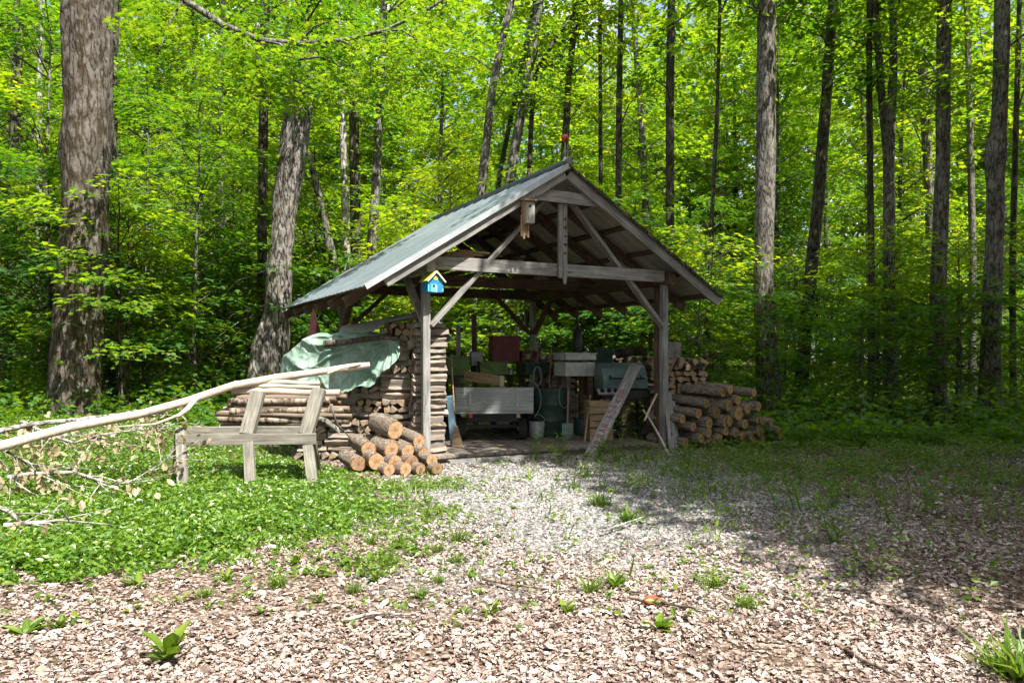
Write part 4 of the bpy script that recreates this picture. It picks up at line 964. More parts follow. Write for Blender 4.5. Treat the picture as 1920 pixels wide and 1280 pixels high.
stick('crooked branch sagging at the right end of the saw buck', [W(590, 783, 9.15), W(612, 790, 9.1), W(632, 805, 9.05), W(636, 812, 9.05)], [.04, .038, .03, .015], M['barkg'], 'branch', 'branch')
stick('thin twig hanging from the saw buck stack over the front logs', [W(620, 760, 9.1), W(632, 795, 9.1), W(652, 815, 9.3), W(660, 830, 9.4)], [.012, .01, .008, .006], M['barkg'], 'branch', 'branch')
t = thing('peeled_pole', 'very long pale peeled pole slanting across the saw buck', 'pole', (-7.9, 6.6, 0))
pts = [Vector((-7.9, 6.6, .02)), Vector((-6.6, 7.2, .28)), W(0, 837, 7.75), W(60, 820, 8.0), W(131, 801, 8.25), W(200, 788, 8.45), W(259, 777, 8.62), W(348, 753, 8.9), W(436, 723, 9.15), W(520, 708, 9.3), W(600, 697, 9.45), W(660, 688, 9.55), W(693, 684, 9.62)]
m = MB(); m.tube(pts, [.058, .055, .051, .049, .053, .047, .046, .05, .045, .048, .042, .046, .036], 14, 0, jit=.12, capmi=1); m.build('stem', [M['pale'], M['logend']], t, org=t.location)
m = MB(); m.tube([W(676, 682, 9.55), W(640, 690, 9.4), W(614, 700, 9.36)], [.02, .014, .01], 6); m.build('branch_stub', M['pale'], t, org=t.location)
m = MB(); m.tube([W(366, 748, 8.92), W(352, 766, 8.8), W(335, 779, 8.7), W(325, 781, 8.65)], [.035, .03, .022, .014], 8, jit=.1); m.tube([W(330, 780, 8.68), W(290, 795, 8.5), W(215, 800, 8.2)], [.016, .012, .006], 6)
m.build('branch_stub', M['pale'], t, org=t.location)

# ------------------------------------------------------------------ fallen brush on the left
def brush(label, main, r, twigs, nleaf, spread=.25):
    base = Vector(main[0]); t = thing('fallen_branch', label, 'branch', base, 0, 'fallen brush by the big left trunk')
    m = MB(); m.tube(main, [r * (1 - .75 * i / (len(main) - 1)) for i in range(len(main))], 7, jit=.15)
    ends = []
    for q in range(twigs):
        i = random.randrange(len(main) - 1); f_ = random.random(); p = Vector(main[i]).lerp(Vector(main[i + 1]), f_)
        dv = (Vector(main[i + 1]) - Vector(main[i])).normalized() + Vector((random.uniform(-1, 1), random.uniform(-.8, .8), random.uniform(-.75, .45)))
        L = random.uniform(.25, .7); e = p + dv.normalized() * L; e.z = max(e.z, gzf(e.x, e.y) + .04); mid = p.lerp(e, .5) + Vector((0, 0, random.uniform(-.05, .06)))
        m.tube([p, mid, e], [r * .35, r * .25, r * .12], 5, caps=False); ends += [mid, e, p.lerp(e, .75)]
    m.build('wood', M['barkw'], t, org=base)
    if nleaf:
        E = np.array([tuple(random.choice(ends)) for _ in range(nleaf)]) + R.randn(nleaf, 3) * np.array([.09, .09, .07]); E[:, 2] = np.maximum(E[:, 2] - .04, gz(E[:, 0], E[:, 1]) + .03)
        Nn = R.randn(nleaf, 3) + np.array([0, -.5, .3]); Hh = rdir(nleaf) * .4 + np.array([0, 0, -1])
        mesh_obj('dried_leaves', leaves('dried_leaves', E - np.array(base), Nn, Hh, R.uniform(.05, .10, nleaf), T_CURL, M['dried']), t)
brush('long bare branch running just above the peeled pole at left', [W(-60, 820, 8.6), W(60, 795, 9.0), W(150, 786, 9.3), W(230, 775, 9.5), W(290, 768, 9.6)], .035, 9, 40)
brush('fallen branch with dead leaves hanging under the peeled pole', [W(40, 790, 9.1), W(90, 815, 8.9), W(140, 830, 8.8), W(185, 815, 8.9), W(300, 800, 9.2)], .025, 22, 240)
brush('fallen branch with dead leaves at the left edge', [W(-50, 810, 8.0), W(20, 850, 7.9), W(60, 870, 7.9), W(100, 880, 7.9)], .02, 14, 100)
brush('grey fallen branch lying flat on the green ground cover', [W(15, 895, 7.7), W(60, 888, 7.75), W(140, 885, 7.8), W(200, 905, 7.6), W(225, 910, 7.6)], .026, 12, 70)
brush('broken bare branch at the lower left edge of the ground cover', [W(-20, 945, 6.4), W(20, 960, 6.3), W(45, 985, 6.2), W(72, 1040, 5.9)], .024, 10, 30)
brush('straight bare stick lying in the ground cover at lower left', [W(8, 985, 6.15), W(60, 980, 6.2), W(110, 975, 6.3), W(176, 980, 6.2)], .022, 6, 10)
brush('thin twig with few dead leaves near the saw buck', [W(210, 912, 7.9), W(250, 900, 8.1), W(300, 870, 8.4), W(330, 840, 8.6)], .014, 8, 60)

# ------------------------------------------------------------------ trees
def trunk_mesh(pts, rad, sides=16, step=.3, rough=.05, flare=.35, seed=0, bend=0.0):
    P = [np.array(p, float) for p in pts]; Ls = [0]
    for a, b in zip(P[:-1], P[1:]): Ls.append(Ls[-1] + np.linalg.norm(b - a))
    n = max(4, int(Ls[-1] / step)); S = np.linspace(0, Ls[-1], n + 1)
    C = np.stack([np.interp(S, Ls, [p[k] for p in P]) for k in range(3)], 1)
    for _ in range(3): C[1:-1] = (C[:-2] + 2 * C[1:-1] + C[2:]) / 4
    C[:, 0] += bend * np.sin(S * 0.8 + seed); C[:, 1] += bend * np.cos(S * 0.6 + seed * 2)
    Rr = np.interp(S, Ls, rad); Rr = Rr * (1 + flare * np.exp(-S / .35))
    V = np.zeros((n + 1, sides, 3))
    for i in range(n + 1):
        for k in range(sides):
            an = 2 * math.pi * k / sides; dx, dy = math.cos(an), math.sin(an)
            q = mnoise.noise(Vector((dx * 1.6 + seed * 7.1, dy * 1.6, C[i, 2] * .9))) + .5 * mnoise.noise(Vector((dx * 4 + seed, dy * 4, C[i, 2] * 2.2)))
            fl = 1 + rough * q * 1.6 + (.16 * math.exp(-S[i] / .3) * math.sin(an * 5 + seed))
            V[i, k] = C[i] + np.array([dx, dy, 0]) * Rr[i] * fl
    idx = np.arange(n)[:, None] * sides + np.arange(sides)[None]; nxt = np.arange(n)[:, None] * sides + (np.arange(sides)[None] + 1) % sides
    Fs = np.stack([idx, nxt, nxt + sides, idx + sides], 2).reshape(-1, 4)
    return V.reshape(-1, 3), Fs
def joinVF(lst):
    Vs, Fs, b = [], [], 0
    for v, f in lst: Vs.append(v); Fs.append(f + b); b += len(v)
    return np.concatenate(Vs), np.concatenate(Fs)
def twig(p0, p1, r0, r1, n=5, sag=.0):
    p0 = np.array(p0, float); p1 = np.array(p1, float); C = np.stack([p0, (p0 + p1) / 2 + np.array([0, 0, sag]), p1]); rr = [r0, (r0 + r1) / 2, r1]
    d = (p1 - p0) / (np.linalg.norm(p1 - p0) + 1e-9); a = np.cross(d, [0.2, 0.1, 1.0]); a /= np.linalg.norm(a) + 1e-9; b = np.cross(d, a)
    an = np.arange(n) * 2 * np.pi / n; ring = np.cos(an)[:, None] * a + np.sin(an)[:, None] * b
    V = np.concatenate([C[i] + ring * rr[i] for i in range(3)])
    idx = np.arange(2)[:, None] * n + np.arange(n)[None]; nxt = np.arange(2)[:, None] * n + (np.arange(n)[None] + 1) % n
    return V, np.stack([idx, nxt, nxt + n, idx + n], 2).reshape(-1, 4)
def sprays(centres, outs, per, rad, droop=.25, flat=.10, tl=.33):
    """flat layered leaf sprays: returns P, N, H"""
    n = len(centres); c = np.repeat(centres, per, 0); o = np.repeat(outs, per, 0)
    rr = np.repeat(rad, per) if hasattr(rad, '__len__') else np.full(n * per, rad)
    side = np.stack([-o[:, 1], o[:, 0], np.zeros(len(o))], 1)
    q = R.rand(n * per) ** .5; an = R.rand(n * per) * 2 * np.pi
    u = q * np.cos(an) * rr * 1.25; v = q * np.sin(an) * rr * .8
    P = c + o * u[:, None] + side * v[:, None]
    P[:, 2] += -droop * (u / rr * .5 + .3) * rr * .8 - (v / rr) ** 2 * rr * .25 + R.randn(n * per) * flat
    N = tilt(n * per, tl) + o * droop; H = o + side * (v / rr)[:, None] + R.randn(n * per, 3) * .35
    return P, N, H
def tree_proto(H, z0, rmax, ns, per, srad, lsize, lmat, tr, tmat, T=T_MAPLE, shape='sap', seed=0, lean=.02):
    """thin forest tree: trunk with twigs, layered crown; returns the two meshes"""
    rs = np.random.RandomState(seed)
    lx, ly = rs.randn(2) * lean * H
    tv = trunk_mesh([(0, 0, -.1), (lx * .3, ly * .3, H * .45), (lx, ly, H * .95)], [tr, tr * .75, tr * .18], 10 if tr < .08 else 14, .4, .05, .3, seed, .03)
    z = z0 + (H - z0) * rs.rand(ns) ** (1.0 if shape == 'sap' else .9)
    f = (z - z0) / (H - z0)
    prof = np.sqrt(np.clip(1 - (f * 1.0 - .25) ** 2 / .62, .05, 1)) if shape == 'sap' else np.sqrt(np.clip(1 - (2 * f - .9) ** 2 / 1.4, .08, 1))
    rr = rmax * prof * (rs.rand(ns) ** .6); an = rs.rand(ns) * 2 * np.pi
    o = np.stack([np.cos(an), np.sin(an), np.zeros(ns)], 1)
    c = np.stack([lx * z / H, ly * z / H, z], 1) + o * rr[:, None]
    parts = [tv]
    for i in range(ns):
        zb = max(z0 * .6, z[i] - rr[i] * .45); b = np.array([lx * zb / H, ly * zb / H, zb]); r0 = max(.006, min(tr * .3, .012 * rr[i] + .004))
        if i % 2 == 0 or ns < 90: parts.append(twig(b, c[i], r0, .004, 4, .12 * rr[i]))
    V, Fs = joinVF(parts)
    tm = np_mesh('trunk', V, Fs, tmat, smooth=True)
    P, N, Hd = sprays(c, o, per, srad * (0.7 + .6 * rs.rand(ns)), .24, .05 if shape == 'sap' else .09, .24 if shape == 'sap' else .33)
    cm = leaves('crown', P, N, Hd, R.uniform(.5, 1.35, len(P)) * lsize, T, lmat)
    return tm, cm
SAP = []
for i in range(7):
    H = (3.2, 4.6, 5.8, 7.0, 8.5, 5.0, 6.4)[i]
    SAP.append(tree_proto(H, .6 + H * .10, 1.1 + H * .19, int(14 + H * 6.5), 54, .58, .14, M[('leaf', 'leafy', 'leaf', 'leafy', 'leaf', 'leafd', 'leafy')[i]], .018 + H * .005, M['barkd' if i % 2 else 'barkg'], seed=20 + i))
TALL = []
for i in range(6):
    H = (15, 18, 21, 17, 20, 23)[i]
    TALL.append(tree_proto(H, (3.0, 4.5, 5, 2.5, 5, 4.5)[i], 2.3 + .25 * (i % 3), 165, 46, .72, .20, M[('leafy', 'leaf', 'leafy', 'leaf', 'leafy', 'leaf')[i]], (.10, .13, .15, .09, .14, .16)[i], M[('barkg', 'barkd', 'barkg', 'barkd', 'barkg', 'barkd')[i]], T=T_QUAD if False else T_MAPLE, shape='tall', seed=50 + i, lean=.03))
SHADE = []
for i in range(3):
    SHADE.append(tree_proto(15, 6.2, 4.2, 560, 58, .95, .29, M['leaf'], .24, M['barkg'], T=T_QUAD, shape='tall', seed=80 + i))
def plant_tree(meshes, x, y, rz, s, name, label, cat, group, dz=0.0):
    t = thing(name, label, cat, (x, y, gzf(x, y) + dz), rz, group); t.scale = (s, s, s)
    mesh_obj('trunk', meshes[0], t); mesh_obj('crown', meshes[1], t); return t

# trunks measured from the photograph: list of (px,py,width px) from the base up
def big_tree(name, label, pxs, d, mat, crown=None, group=None, sides=20, rough=.05, flare=.3, top_extra=7.0, step=.25, seed=0, cat='tree'):
    base = W(pxs[0][0], pxs[0][1], d); z = gzf(base.x, d); pts = [Vector((base.x, d, z - .15))]; rad = [pxs[0][2] / F * d / 2]
    for (px, py, w_) in pxs[1:]: p = W(px, py, d); pts.append(p); rad.append(w_ / F * d / 2)
    if top_extra:
        dv = (pts[-1] - pts[-2]).normalized(); pts.append(pts[-1] + dv * top_extra); rad.append(rad[-1] * .55)
    t = thing(name, label, cat, (base.x, d, z), 0, group)
    V, Fs = trunk_mesh([tuple(p - t.location) for p in pts], rad, sides, step, rough, flare, seed + pxs[0][0] * .013, .0)
    mesh_obj('trunk', np_mesh('trunk', V, Fs, mat, smooth=True), t)
    return t, pts
def add_crown(t, pts, n, rmax, zlo, zhi, lsize, lmat, per=46, srad=.8, T=T_QUAD):
    z = R.uniform(zlo, zhi, n); zs = [p.z for p in pts]; xs = np.interp(z, zs, [p.x for p in pts]); yy = np.interp(z, zs, [p.y for p in pts])
    f = (z - zlo) / (zhi - zlo); rr = rmax * np.sqrt(np.clip(1 - (2 * f - .8) ** 2 / 1.5, .1, 1)) * R.rand(n) ** .55; an = R.rand(n) * 2 * np.pi
    o = np.stack([np.cos(an), np.sin(an), np.zeros(n)], 1); c = np.stack([xs, yy, z], 1) + o * rr[:, None]
    P, N, H = sprays(c, o, per, srad * R.uniform(.7, 1.3, n)); org = np.array(t.location)
    cme = leaves('crown', P - org, N, H, R.uniform(.65, 1.25, len(P)) * lsize, T, lmat)
    br = []
    for i in range(0, n, 3): br.append(twig(np.array([xs[i], yy[i], max(zlo * .7, z[i] - rr[i] * .5)]) - org, c[i] - org, .03, .006, 4, .2))
    V, Fs = joinVF(br); lme = np_mesh('limbs', V, Fs, M['barkg'], smooth=True)
    bm = bmesh.new(); bm.from_mesh(cme); nf = len(bm.faces); bm.from_mesh(lme); bm.faces.ensure_lookup_table()
    for f in bm.faces[nf:]: f.material_index = 1
    bm.to_mesh(cme); bm.free(); bpy.data.meshes.remove(lme); cme.materials.append(M['barkg']); mesh_obj('crown', cme, t)

t, pts = big_tree('maple_tree', 'massive old maple trunk with mossy bark at the left edge', [(138, 785, 88), (140, 700, 87), (149, 580, 84), (160, 400, 80), (158, 300, 86), (166, 200, 82), (163, 0, 86)], 14.0, M['bark'], sides=64, rough=.085, flare=.18, step=.09, top_extra=6)
bigleft, blp = t, pts
lim = [W(175, -150, 14.0), W(345, 0, 13.4), W(420, 48, 13.2), W(490, 76, 13.0), W(560, 82, 12.9), W(640, 76, 12.75), W(720, 58, 12.6), W(800, 20, 12.5), W(860, -20, 12.4)]
m = MB(); m.tube(lim, [.10, .062, .055, .05, .042, .036, .03, .024, .015], 10, jit=.1)
tw = [(lim[3], W(560, 112, 12.6)), (W(560, 112, 12.6), W(640, 125, 12.4)), (lim[5], W(700, 130, 12.3)), (lim[6], W(790, 80, 12.1)), (lim[2], W(500, 130, 12.9)), (lim[4], W(620, 40, 12.6)), (lim[1], W(300, 90, 13.0))]
for a, b in tw: m.tube([a, a.lerp(b, .5) + Vector((0, 0, .1)), b], [.025, .018, .008], 6, caps=False)
m.build('limb', M['barkg'], t, org=t.location)
cl = []
for a, b in tw + [(lim[i], lim[i + 1]) for i in range(2, 8)]:
    for q in range(4): cl.append(tuple(a.lerp(b, random.random()) + Vector((random.uniform(-.5, .5), random.uniform(-.8, .6), random.uniform(-.85, .0)))))
cl = np.array(cl); oo = rdir(len(cl)); P, N, H = sprays(cl, oo, 44, .42, .3, .06)
mesh_obj('crown', leaves('crown', P - np.array(t.location), N, H, R.uniform(.7, 1.2, len(P)) * .13, T_MAPLE, M['leaf']), t)

t, pts = big_tree('dead_snag', 'leaning shaggy barked snag behind the left eave of the shed', [(512, 735, 46), (520, 620, 46), (524, 500, 46), (534, 400, 44), (548, 300, 50), (566, 170, 50), (571, 118, 40)], 16.0, M['barks'], sides=36, rough=.13, flare=.25, step=.12, top_extra=.3)
m = MB()
for a, b, r in (((470, 720), (500, 580), .13), ((486, 720), (512, 600), .11)): m.tube([W(a[0], a[1] + 30, 15.6), W((a[0] + b[0]) / 2 - 3, (a[1] + b[1]) / 2, 15.7), W(*b, 15.9)], [r, r * .8, r * .3], 9, jit=.25)
m.build('broken_slabs', M['barks'], t, org=t.location)
add_crown(t, pts, 42, 1.5, 6.9, 9.3, .13, M['leaf'], 60, .5, T_MAPLE)
specs = [
 ('straight slim maple trunk just left of the leaning snag', [(490, 740, 20), (491, 560, 18), (493, 300, 18), (497, 0, 17)], 17.5, 'barkd', 0),
 ('dark trunk half hidden right behind the massive left maple', [(205, 770, 22), (204, 600, 20), (206, 400, 20), (214, 0, 18)], 20, 'barkd', 0),
 ('dark leaning trunk at the far left edge of the photo', [(8, 760, 20), (18, 500, 20), (28, 250, 19), (36, 0, 17)], 22, 'barkd', 0),
 ('thin white birch stem between the left edge and the big maple', [(72, 740, 9), (73, 400, 9), (75, 100, 9), (80, 0, 8)], 30, 'barkw', 0),
 ('bent broken grey trunk leaning left above the left roof', [(660, 740, 18), (632, 520, 16), (606, 400, 14), (580, 290, 12)], 18, 'barkg', -1),
 ('pale grey trunk rising behind the left roof slope', [(658, 740, 16), (650, 480, 15), (645, 300, 14), (638, 120, 13)], 19, 'barkw', 0),
 ('dark straight trunk close beside the pale trunk behind the roof', [(668, 740, 21), (668, 480, 20), (664, 250, 19), (662, 60, 16)], 19.3, 'barkd', 0),
 ('grey curving trunk right of the pair behind the left roof', [(693, 740, 19), (696, 480, 18), (706, 330, 17), (714, 150, 15)], 19.6, 'barkg', 0),
 ('leaning trunk above the roof, left one of the leaning pair', [(870, 740, 19), (905, 330, 17), (925, 150, 15), (960, 0, 12)], 21, 'barkg', 0),
 ('slender forked stem beside the leaning pair above the roof', [(915, 740, 12), (935, 330, 10), (965, 190, 9), (985, 90, 8)], 22, 'barkd', 0),
 ('leaning trunk above the roof, right one of the leaning pair', [(915, 740, 22), (957, 325, 19), (985, 170, 18), (1012, 0, 15)], 21, 'barkg', 0),
 ('tall dark twin trunk behind the red ball finial', [(1040, 740, 17), (1058, 300, 14), (1066, 150, 13), (1082, 0, 11)], 22, 'barkd', 0),
 ('very thin straight stem right of the roof finial', [(1128, 740, 9), (1126, 330, 8), (1125, 0, 7)], 23, 'barkd', 0),
 ('dark trunk with upright branches right of the roof peak', [(1158, 740, 14), (1160, 300, 12), (1162, 130, 11), (1164, 0, 9)], 22, 'barkd', 0),
 ('grey trunk above the right roof slope', [(1258, 745, 18), (1256, 420, 16), (1256, 200, 16), (1259, 0, 14)], 21, 'barkd', 0),
 ('thin dark sapling trunk just past the right eave', [(1322, 740, 11), (1328, 600, 9), (1334, 420, 8), (1345, 200, 7), (1350, 0, 6)], 19, 'barkd', 0),
 ('stout mossy trunk behind the right log pile', [(1448, 785, 52), (1440, 690, 42), (1430, 560, 36), (1436, 300, 35), (1437, 0, 34)], 18, 'barkg', 1),
 ('dark trunk leaning right, next right of the stout mossy trunk', [(1498, 745, 26), (1512, 600, 23), (1530, 420, 22), (1548, 200, 20), (1562, 0, 17)], 22, 'barkd', 1),
 ('slim reddish trunk left of the forked trunk on the right', [(1633, 775, 13), (1634, 500, 12), (1630, 200, 11), (1630, 0, 10)], 20, 'barkd', 0),
 ('forked grey trunk, its right stem', [(1672, 775, 26), (1668, 560, 22), (1666, 300, 20), (1676, 120, 14), (1674, 0, 13)], 20, 'barkg', 1),
 ('forked grey trunk, its left leaning stem', [(1668, 775, 16), (1664, 300, 14), (1652, 170, 14), (1640, 0, 13)], 20.2, 'barkg', 0),
 ('tall grey trunk with fissured bark, second from the right edge', [(1757, 785, 34), (1758, 560, 29), (1768, 300, 25), (1770, 0, 24)], 18.5, 'barkg', 0),
 ('faint trunk far behind, left of the fissured grey trunk', [(1748, 745, 18), (1744, 400, 17), (1730, 120, 17), (1722, 0, 15)], 28, 'barkg', 1),
 ('thin pale stem between the two big right trunks', [(1822, 755, 14), (1824, 500, 13), (1818, 200, 11), (1812, 0, 10)], 25, 'barkg', 0),
 ('burled grey trunk nearest the right edge', [(1856, 800, 38), (1858, 620, 33), (1868, 350, 30), (1862, 285, 38), (1874, 240, 27), (1880, 0, 26)], 17.5, 'barkg', 0),
 ('dark thin stem against the right edge of the photo', [(1900, 775, 12), (1898, 500, 11), (1906, 200, 10), (1912, 0, 9)], 21, 'barkd', 0),
]
for i, (lab, pxs, d, mt, cr) in enumerate(specs):
    broken = cr < 0
    t, pts = big_tree('forest_tree', lab, pxs, d, M[mt], sides=20 if pxs[0][2] > 16 else 12, step=.3, seed=i, rough=.06, top_extra=0 if broken else 5.0)
    zt = pts[-1].z
    if broken: add_crown(t, pts, 10, .9, 4.0, zt, .14, M['leaf'], 40, .5)
    elif cr == 1: add_crown(t, pts, 80, 3.4, 9.5, zt + 1.0, .24, M['leaf'], 40, .9)
    else: add_crown(t, pts, 32, 1.7, max(5.5, zt * .5), zt + .8, .19, M['leafy' if i % 2 else 'leaf'], 44, .7)
# dense dark clump in the top of the trunk right of the roof peak: extra branch fork above the roof
t, pts = big_tree('forest_tree', 'thin branch like stem forking right above the leaning pair', [(985, 740, 10), (992, 330, 9), (1000, 140, 9), (1050, 60, 8), (1095, 0, 7)], 21.5, M['barkd'], sides=10, step=.3, seed=77, top_extra=3)
add_crown(t, pts, 30, 1.3, 8.0, pts[-1].z, .19, M['leafy'], 44, .7)

# understory saplings and background trees
taken = [(p[0], p[1]) for p in [(-6.2, 14.0), (-4.95, 16)]]
def free(x, y, dmin):
    for a, b in taken:
        if (a - x) ** 2 + (b - y) ** 2 < dmin * dmin: return False
    l_ = to_local((x, y, 0)); 
    if -2.3 < l_.x < SW + 2.0 and -1.5 < l_.y < SD + 2.0: return False
    return True
def zone(x, y):
    px = 960 + x / y * F
    if px < 520: return y > 14.6
    if px > 1250: return y > 16.0
    return y > 18.3
cnt = 0; tries = 0
while cnt < 190 and tries < 9000:
    tries += 1
    y = R.uniform(14, 44) if cnt > 42 else R.uniform(14, 23); x = R.uniform(-.76, .76) * y
    if not zone(x, y) or not free(x, y, 1.25 if y < 25 else 1.6): continue
    px = 960 + x / y * F
    ring = 'left' if px < 640 else 'middle' if px < 1250 else 'right'
    if ring == 'right' and y < 27 and R.rand() < .6: continue
    if ring == 'right': i = R.choice([0, 1, 2, 3, 4, 5, 5, 2]); 
    elif ring == 'middle': i = R.choice([1, 3, 4, 6, 2, 3, 6])
    else: i = R.randint(0, 7)
    if ring == 'right' and y < 27: i = R.choice([0, 0, 1])
    if ring == 'middle' and y < 23: i = R.choice([0, 1, 5, 2])
    if ring == 'left' and y < 19.5 and px > 440: i = R.choice([0, 1])
    taken.append((x, y))
    dep = 'near' if y < 20 else 'mid distance' if y < 29 else 'far'
    kindl = {'left': 'beyond the saw buck and left woodpile', 'middle': 'behind the shed roof', 'right': 'beyond the right log pile'}[ring]
    plant_tree(SAP[i], x, y, R.rand() * 6.28, R.uniform(.85, 1.2), 'maple_sapling', f'thin {dep} maple sapling with layered leaf sprays, {kindl}', 'tree', f'{dep} saplings {kindl}'); cnt += 1
cnt2 = 0; tries = 0
while cnt2 < 84 and tries < 9000:
    tries += 1
    y = R.uniform(25, 54); x = R.uniform(-.78, .78) * y
    if x < 0 and y < 30: continue
    px = 960 + x / y * F
    if not free(x, y, 1.9): continue
    if cnt2 > 60 and y < 34: continue
    if 980 < px < 1290 and R.rand() < .5: continue
    taken.append((x, y)); ring = 'left' if px < 640 else 'middle' if px < 1250 else 'right'
    kindl = {'left': 'deep in the woods on the left', 'middle': 'in the sunlit woods above the shed roof', 'right': 'deep in the dim woods on the right'}[ring]
    dep = 'nearer' if y < 36 else 'farther'
    plant_tree(TALL[R.randint(0, 6)], x, y, R.rand() * 6.28, R.uniform(.85, 1.15), 'forest_tree', f'tall slim {dep} forest tree {kindl}', 'tree', f'{dep} trees {kindl}'); cnt2 += 1
# trees that stand right of and behind the camera and shade the right half of the clearing
for (x, y, s, i) in ((10.0, 2.3, .95, 0), (12.6, 0.6, 1.0, 2), (11.0, 4.9, .92, 1), (10.6, 7.6, 1.0, 1), (15.0, 4.0, 1.1, 2), (14.5, 10.0, 1.1, 0), (18.5, 8.0, 1.1, 2), (17.5, 14.0, 1.1, 1), (19.0, -1.0, 1.1, 1)):
    plant_tree(SHADE[i], x, y, R.rand() * 6.28, s, 'shade_tree', 'tall broad crowned maple at the right edge of the clearing', 'tree', 'tall maples right of the clearing')

for (x, y, s, i) in ((-6, -9, 1.1, 0), (-11, -5, 1.1, 1), (-13, 2, 1.05, 2), (-1, -14, 1.15, 2), (5, -20, 1.1, 0), (-8, -16, 1.2, 1), (-17, -3, 1.2, 0), (-15, 8.5, 1.0, 1), (-18, 13, 1.0, 2), (12, -19, 1.2, 1), (20, -10, 1.2, 2), (-19, 5, 1.1, 0), (1, -25, 1.3, 1), (14, -27, 1.3, 0)):  # unseen ring of maples behind the camera, added to cut ambient sky light
    plant_tree(SHADE[i], x, y, R.rand() * 6.28, s, 'shade_tree', 'unseen broad crowned maple added behind the viewer to block sky light', 'tree', 'unseen maples added behind the viewer')

LEAN = tree_proto(12.5, 7.4, 2.5, 190, 46, .8, .24, M['leaf'], .16, M['barkg'], T=T_QUAD, shape='tall', seed=91, lean=0.0)
t = plant_tree(LEAN, 6.7, 8.9, 1.0, 1.0, 'shade_tree', 'slender maple leaning over the clearing from the right, before the shed', 'tree', None)
t.rotation_euler = (math.radians(6), math.radians(-11), 0)
# the woods far behind, one mass
n = 115000
y = R.uniform(52, 78, n); px = R.uniform(-.80, .80, n); x = px * y
hz = 35 - 12.0 * np.exp(-((px - .13) / .12) ** 2) + 3 * np.sin(px * 37) + 2 * np.sin(px * 83)
z = R.rand(n) ** .85 * hz
cl = np.sin(x * .9 + z * .35) * np.sin(z * .8 + y * .3) + R.randn(n) * .6
k = cl > -.45
P = np.stack([x, y, z + gz(x, y)], 1)[k]
far = leaves('distant_woods', P, tilt(len(P), .8), rdir(len(P)), R.uniform(.45, .95, len(P)), T_MAPLE, M['leafy'])
o = mesh_obj('distant_woods', far); tag(o, 'sunlit mass of leaves in the woods far behind', 'woods', kind='stuff')
ts = []
for i in range(130):
    yy = R.uniform(50, 72); xx = R.uniform(-.78, .78) * yy; ts.append(trunk_mesh([(xx, yy, 0), (xx + R.randn() * .5, yy, 10), (xx + R.randn() * 1.4, yy, 24)], [R.uniform(.10, .2), .11, .05], 7, 2.5, .03, .2, i))
V, Fs = joinVF(ts); o = mesh_obj('distant_trunks', np_mesh('distant_trunks', V, Fs, M['barkg'], smooth=True)); tag(o, 'thin trunks far back in the woods', 'woods', kind='stuff')

# ------------------------------------------------------------------ ground cover, litter, gravel
def fnoise(x, y, s, seed=0.0):
    return np.array([mnoise.noise(Vector((a * s + seed, b * s, seed))) for a, b in zip(x, y)])
# vinca
n = 190000
y = 5.0 + (16.5 - 5.0) * R.rand(n) ** 1.25; x = R.uniform(-.72, .02, n) * y
edge = np.interp(y, [5.0, 5.3, 5.7, 6.3, 7.2, 8.2, 9.2, 10.0, 11, 16.5], [-3.2, -2.5, -1.95, -1.5, -1.2, -1.25, -1.7, -2.3, -3.2, -4.4])
nz = fnoise(x, y, 1.7) * .55 + fnoise(x, y, 5.0, 3) * .45 + .2
ins = (edge + nz - x)
keep = (ins > 0) & (R.rand(n) < np.clip(.06 + ins / .9, 0, 1)) & (y + .9 * nz > 5.2 + np.clip(-(x + 2.5) * 0.05, -.2, .3))
x, y = x[keep], y[keep]; k = len(x)
hgt = .015 + .10 * R.rand(k) * np.clip((edge[keep] + nz[keep] - x) / .8, .25, 1) + .03 * fnoise(x, y, 2.0, 9)
P = np.stack([x, y, gz(x, y) + np.maximum(hgt, .02)], 1)
o = mesh_obj('vinca', leaves('vinca', P, tilt(k, .75), rdir(k), R.uniform(.026, .066, k), T_QUAD, M['vinca'])); tag(o, 'glossy green vinca ground cover on the left', 'ground cover', kind='stuff')
# scattered low weeds over the clearing and at the right
n = 62000
y = R.uniform(4.2, 15, n); x = R.uniform(-.7, .72, n) * y
pr = np.clip((x - 1.6) / 2.5, 0, 1) * np.clip((y - 7.2) / 3.0, 0, 1) * .9
pr = np.maximum(pr, .55 * np.exp(-((x + .95) / .55) ** 2) * (y < 9.2) * (y > 5.2))
pr = np.maximum(pr, .35 * np.exp(-((x - 1.9) / 1.0) ** 2) * (y > 8.2) * (y < 11.6))
patch = fnoise(x, y, 1.3, 5) + .5 * fnoise(x, y, 4, 8)
pr = pr * np.clip(.5 + patch * 2.2, 0, 1); pr = np.maximum(pr, .020 + .05 * (patch > .45) * (y > 4.8))
l_ = np.array([tuple(to_local((a, b, 0)))[:2] for a, b in zip(x, y)])
inside = (l_[:, 0] > -.1) & (l_[:, 0] < SW + .05) & (l_[:, 1] > -.2) & (l_[:, 1] < SD + .3)
k = (R.rand(n) < pr) & ~inside; x, y = x[k], y[k]; n1 = len(x)
cx_ = np.repeat(x, 4) + R.randn(n1 * 4) * .035; cy_ = np.repeat(y, 4) + R.randn(n1 * 4) * .035
P = np.stack([cx_, cy_, gz(cx_, cy_) + .02 + R.rand(n1 * 4) * np.repeat(np.clip((x - 0.5) / 8, .04, .16), 4)], 1)
o = mesh_obj('low_weeds', leaves('low_weeds', P, tilt(n1 * 4, .6), rdir(n1 * 4), R.uniform(.022, .07, n1 * 4), T_QUAD, M['weed'])); tag(o, 'low green weeds growing through leaves and gravel', 'weeds', kind='stuff')
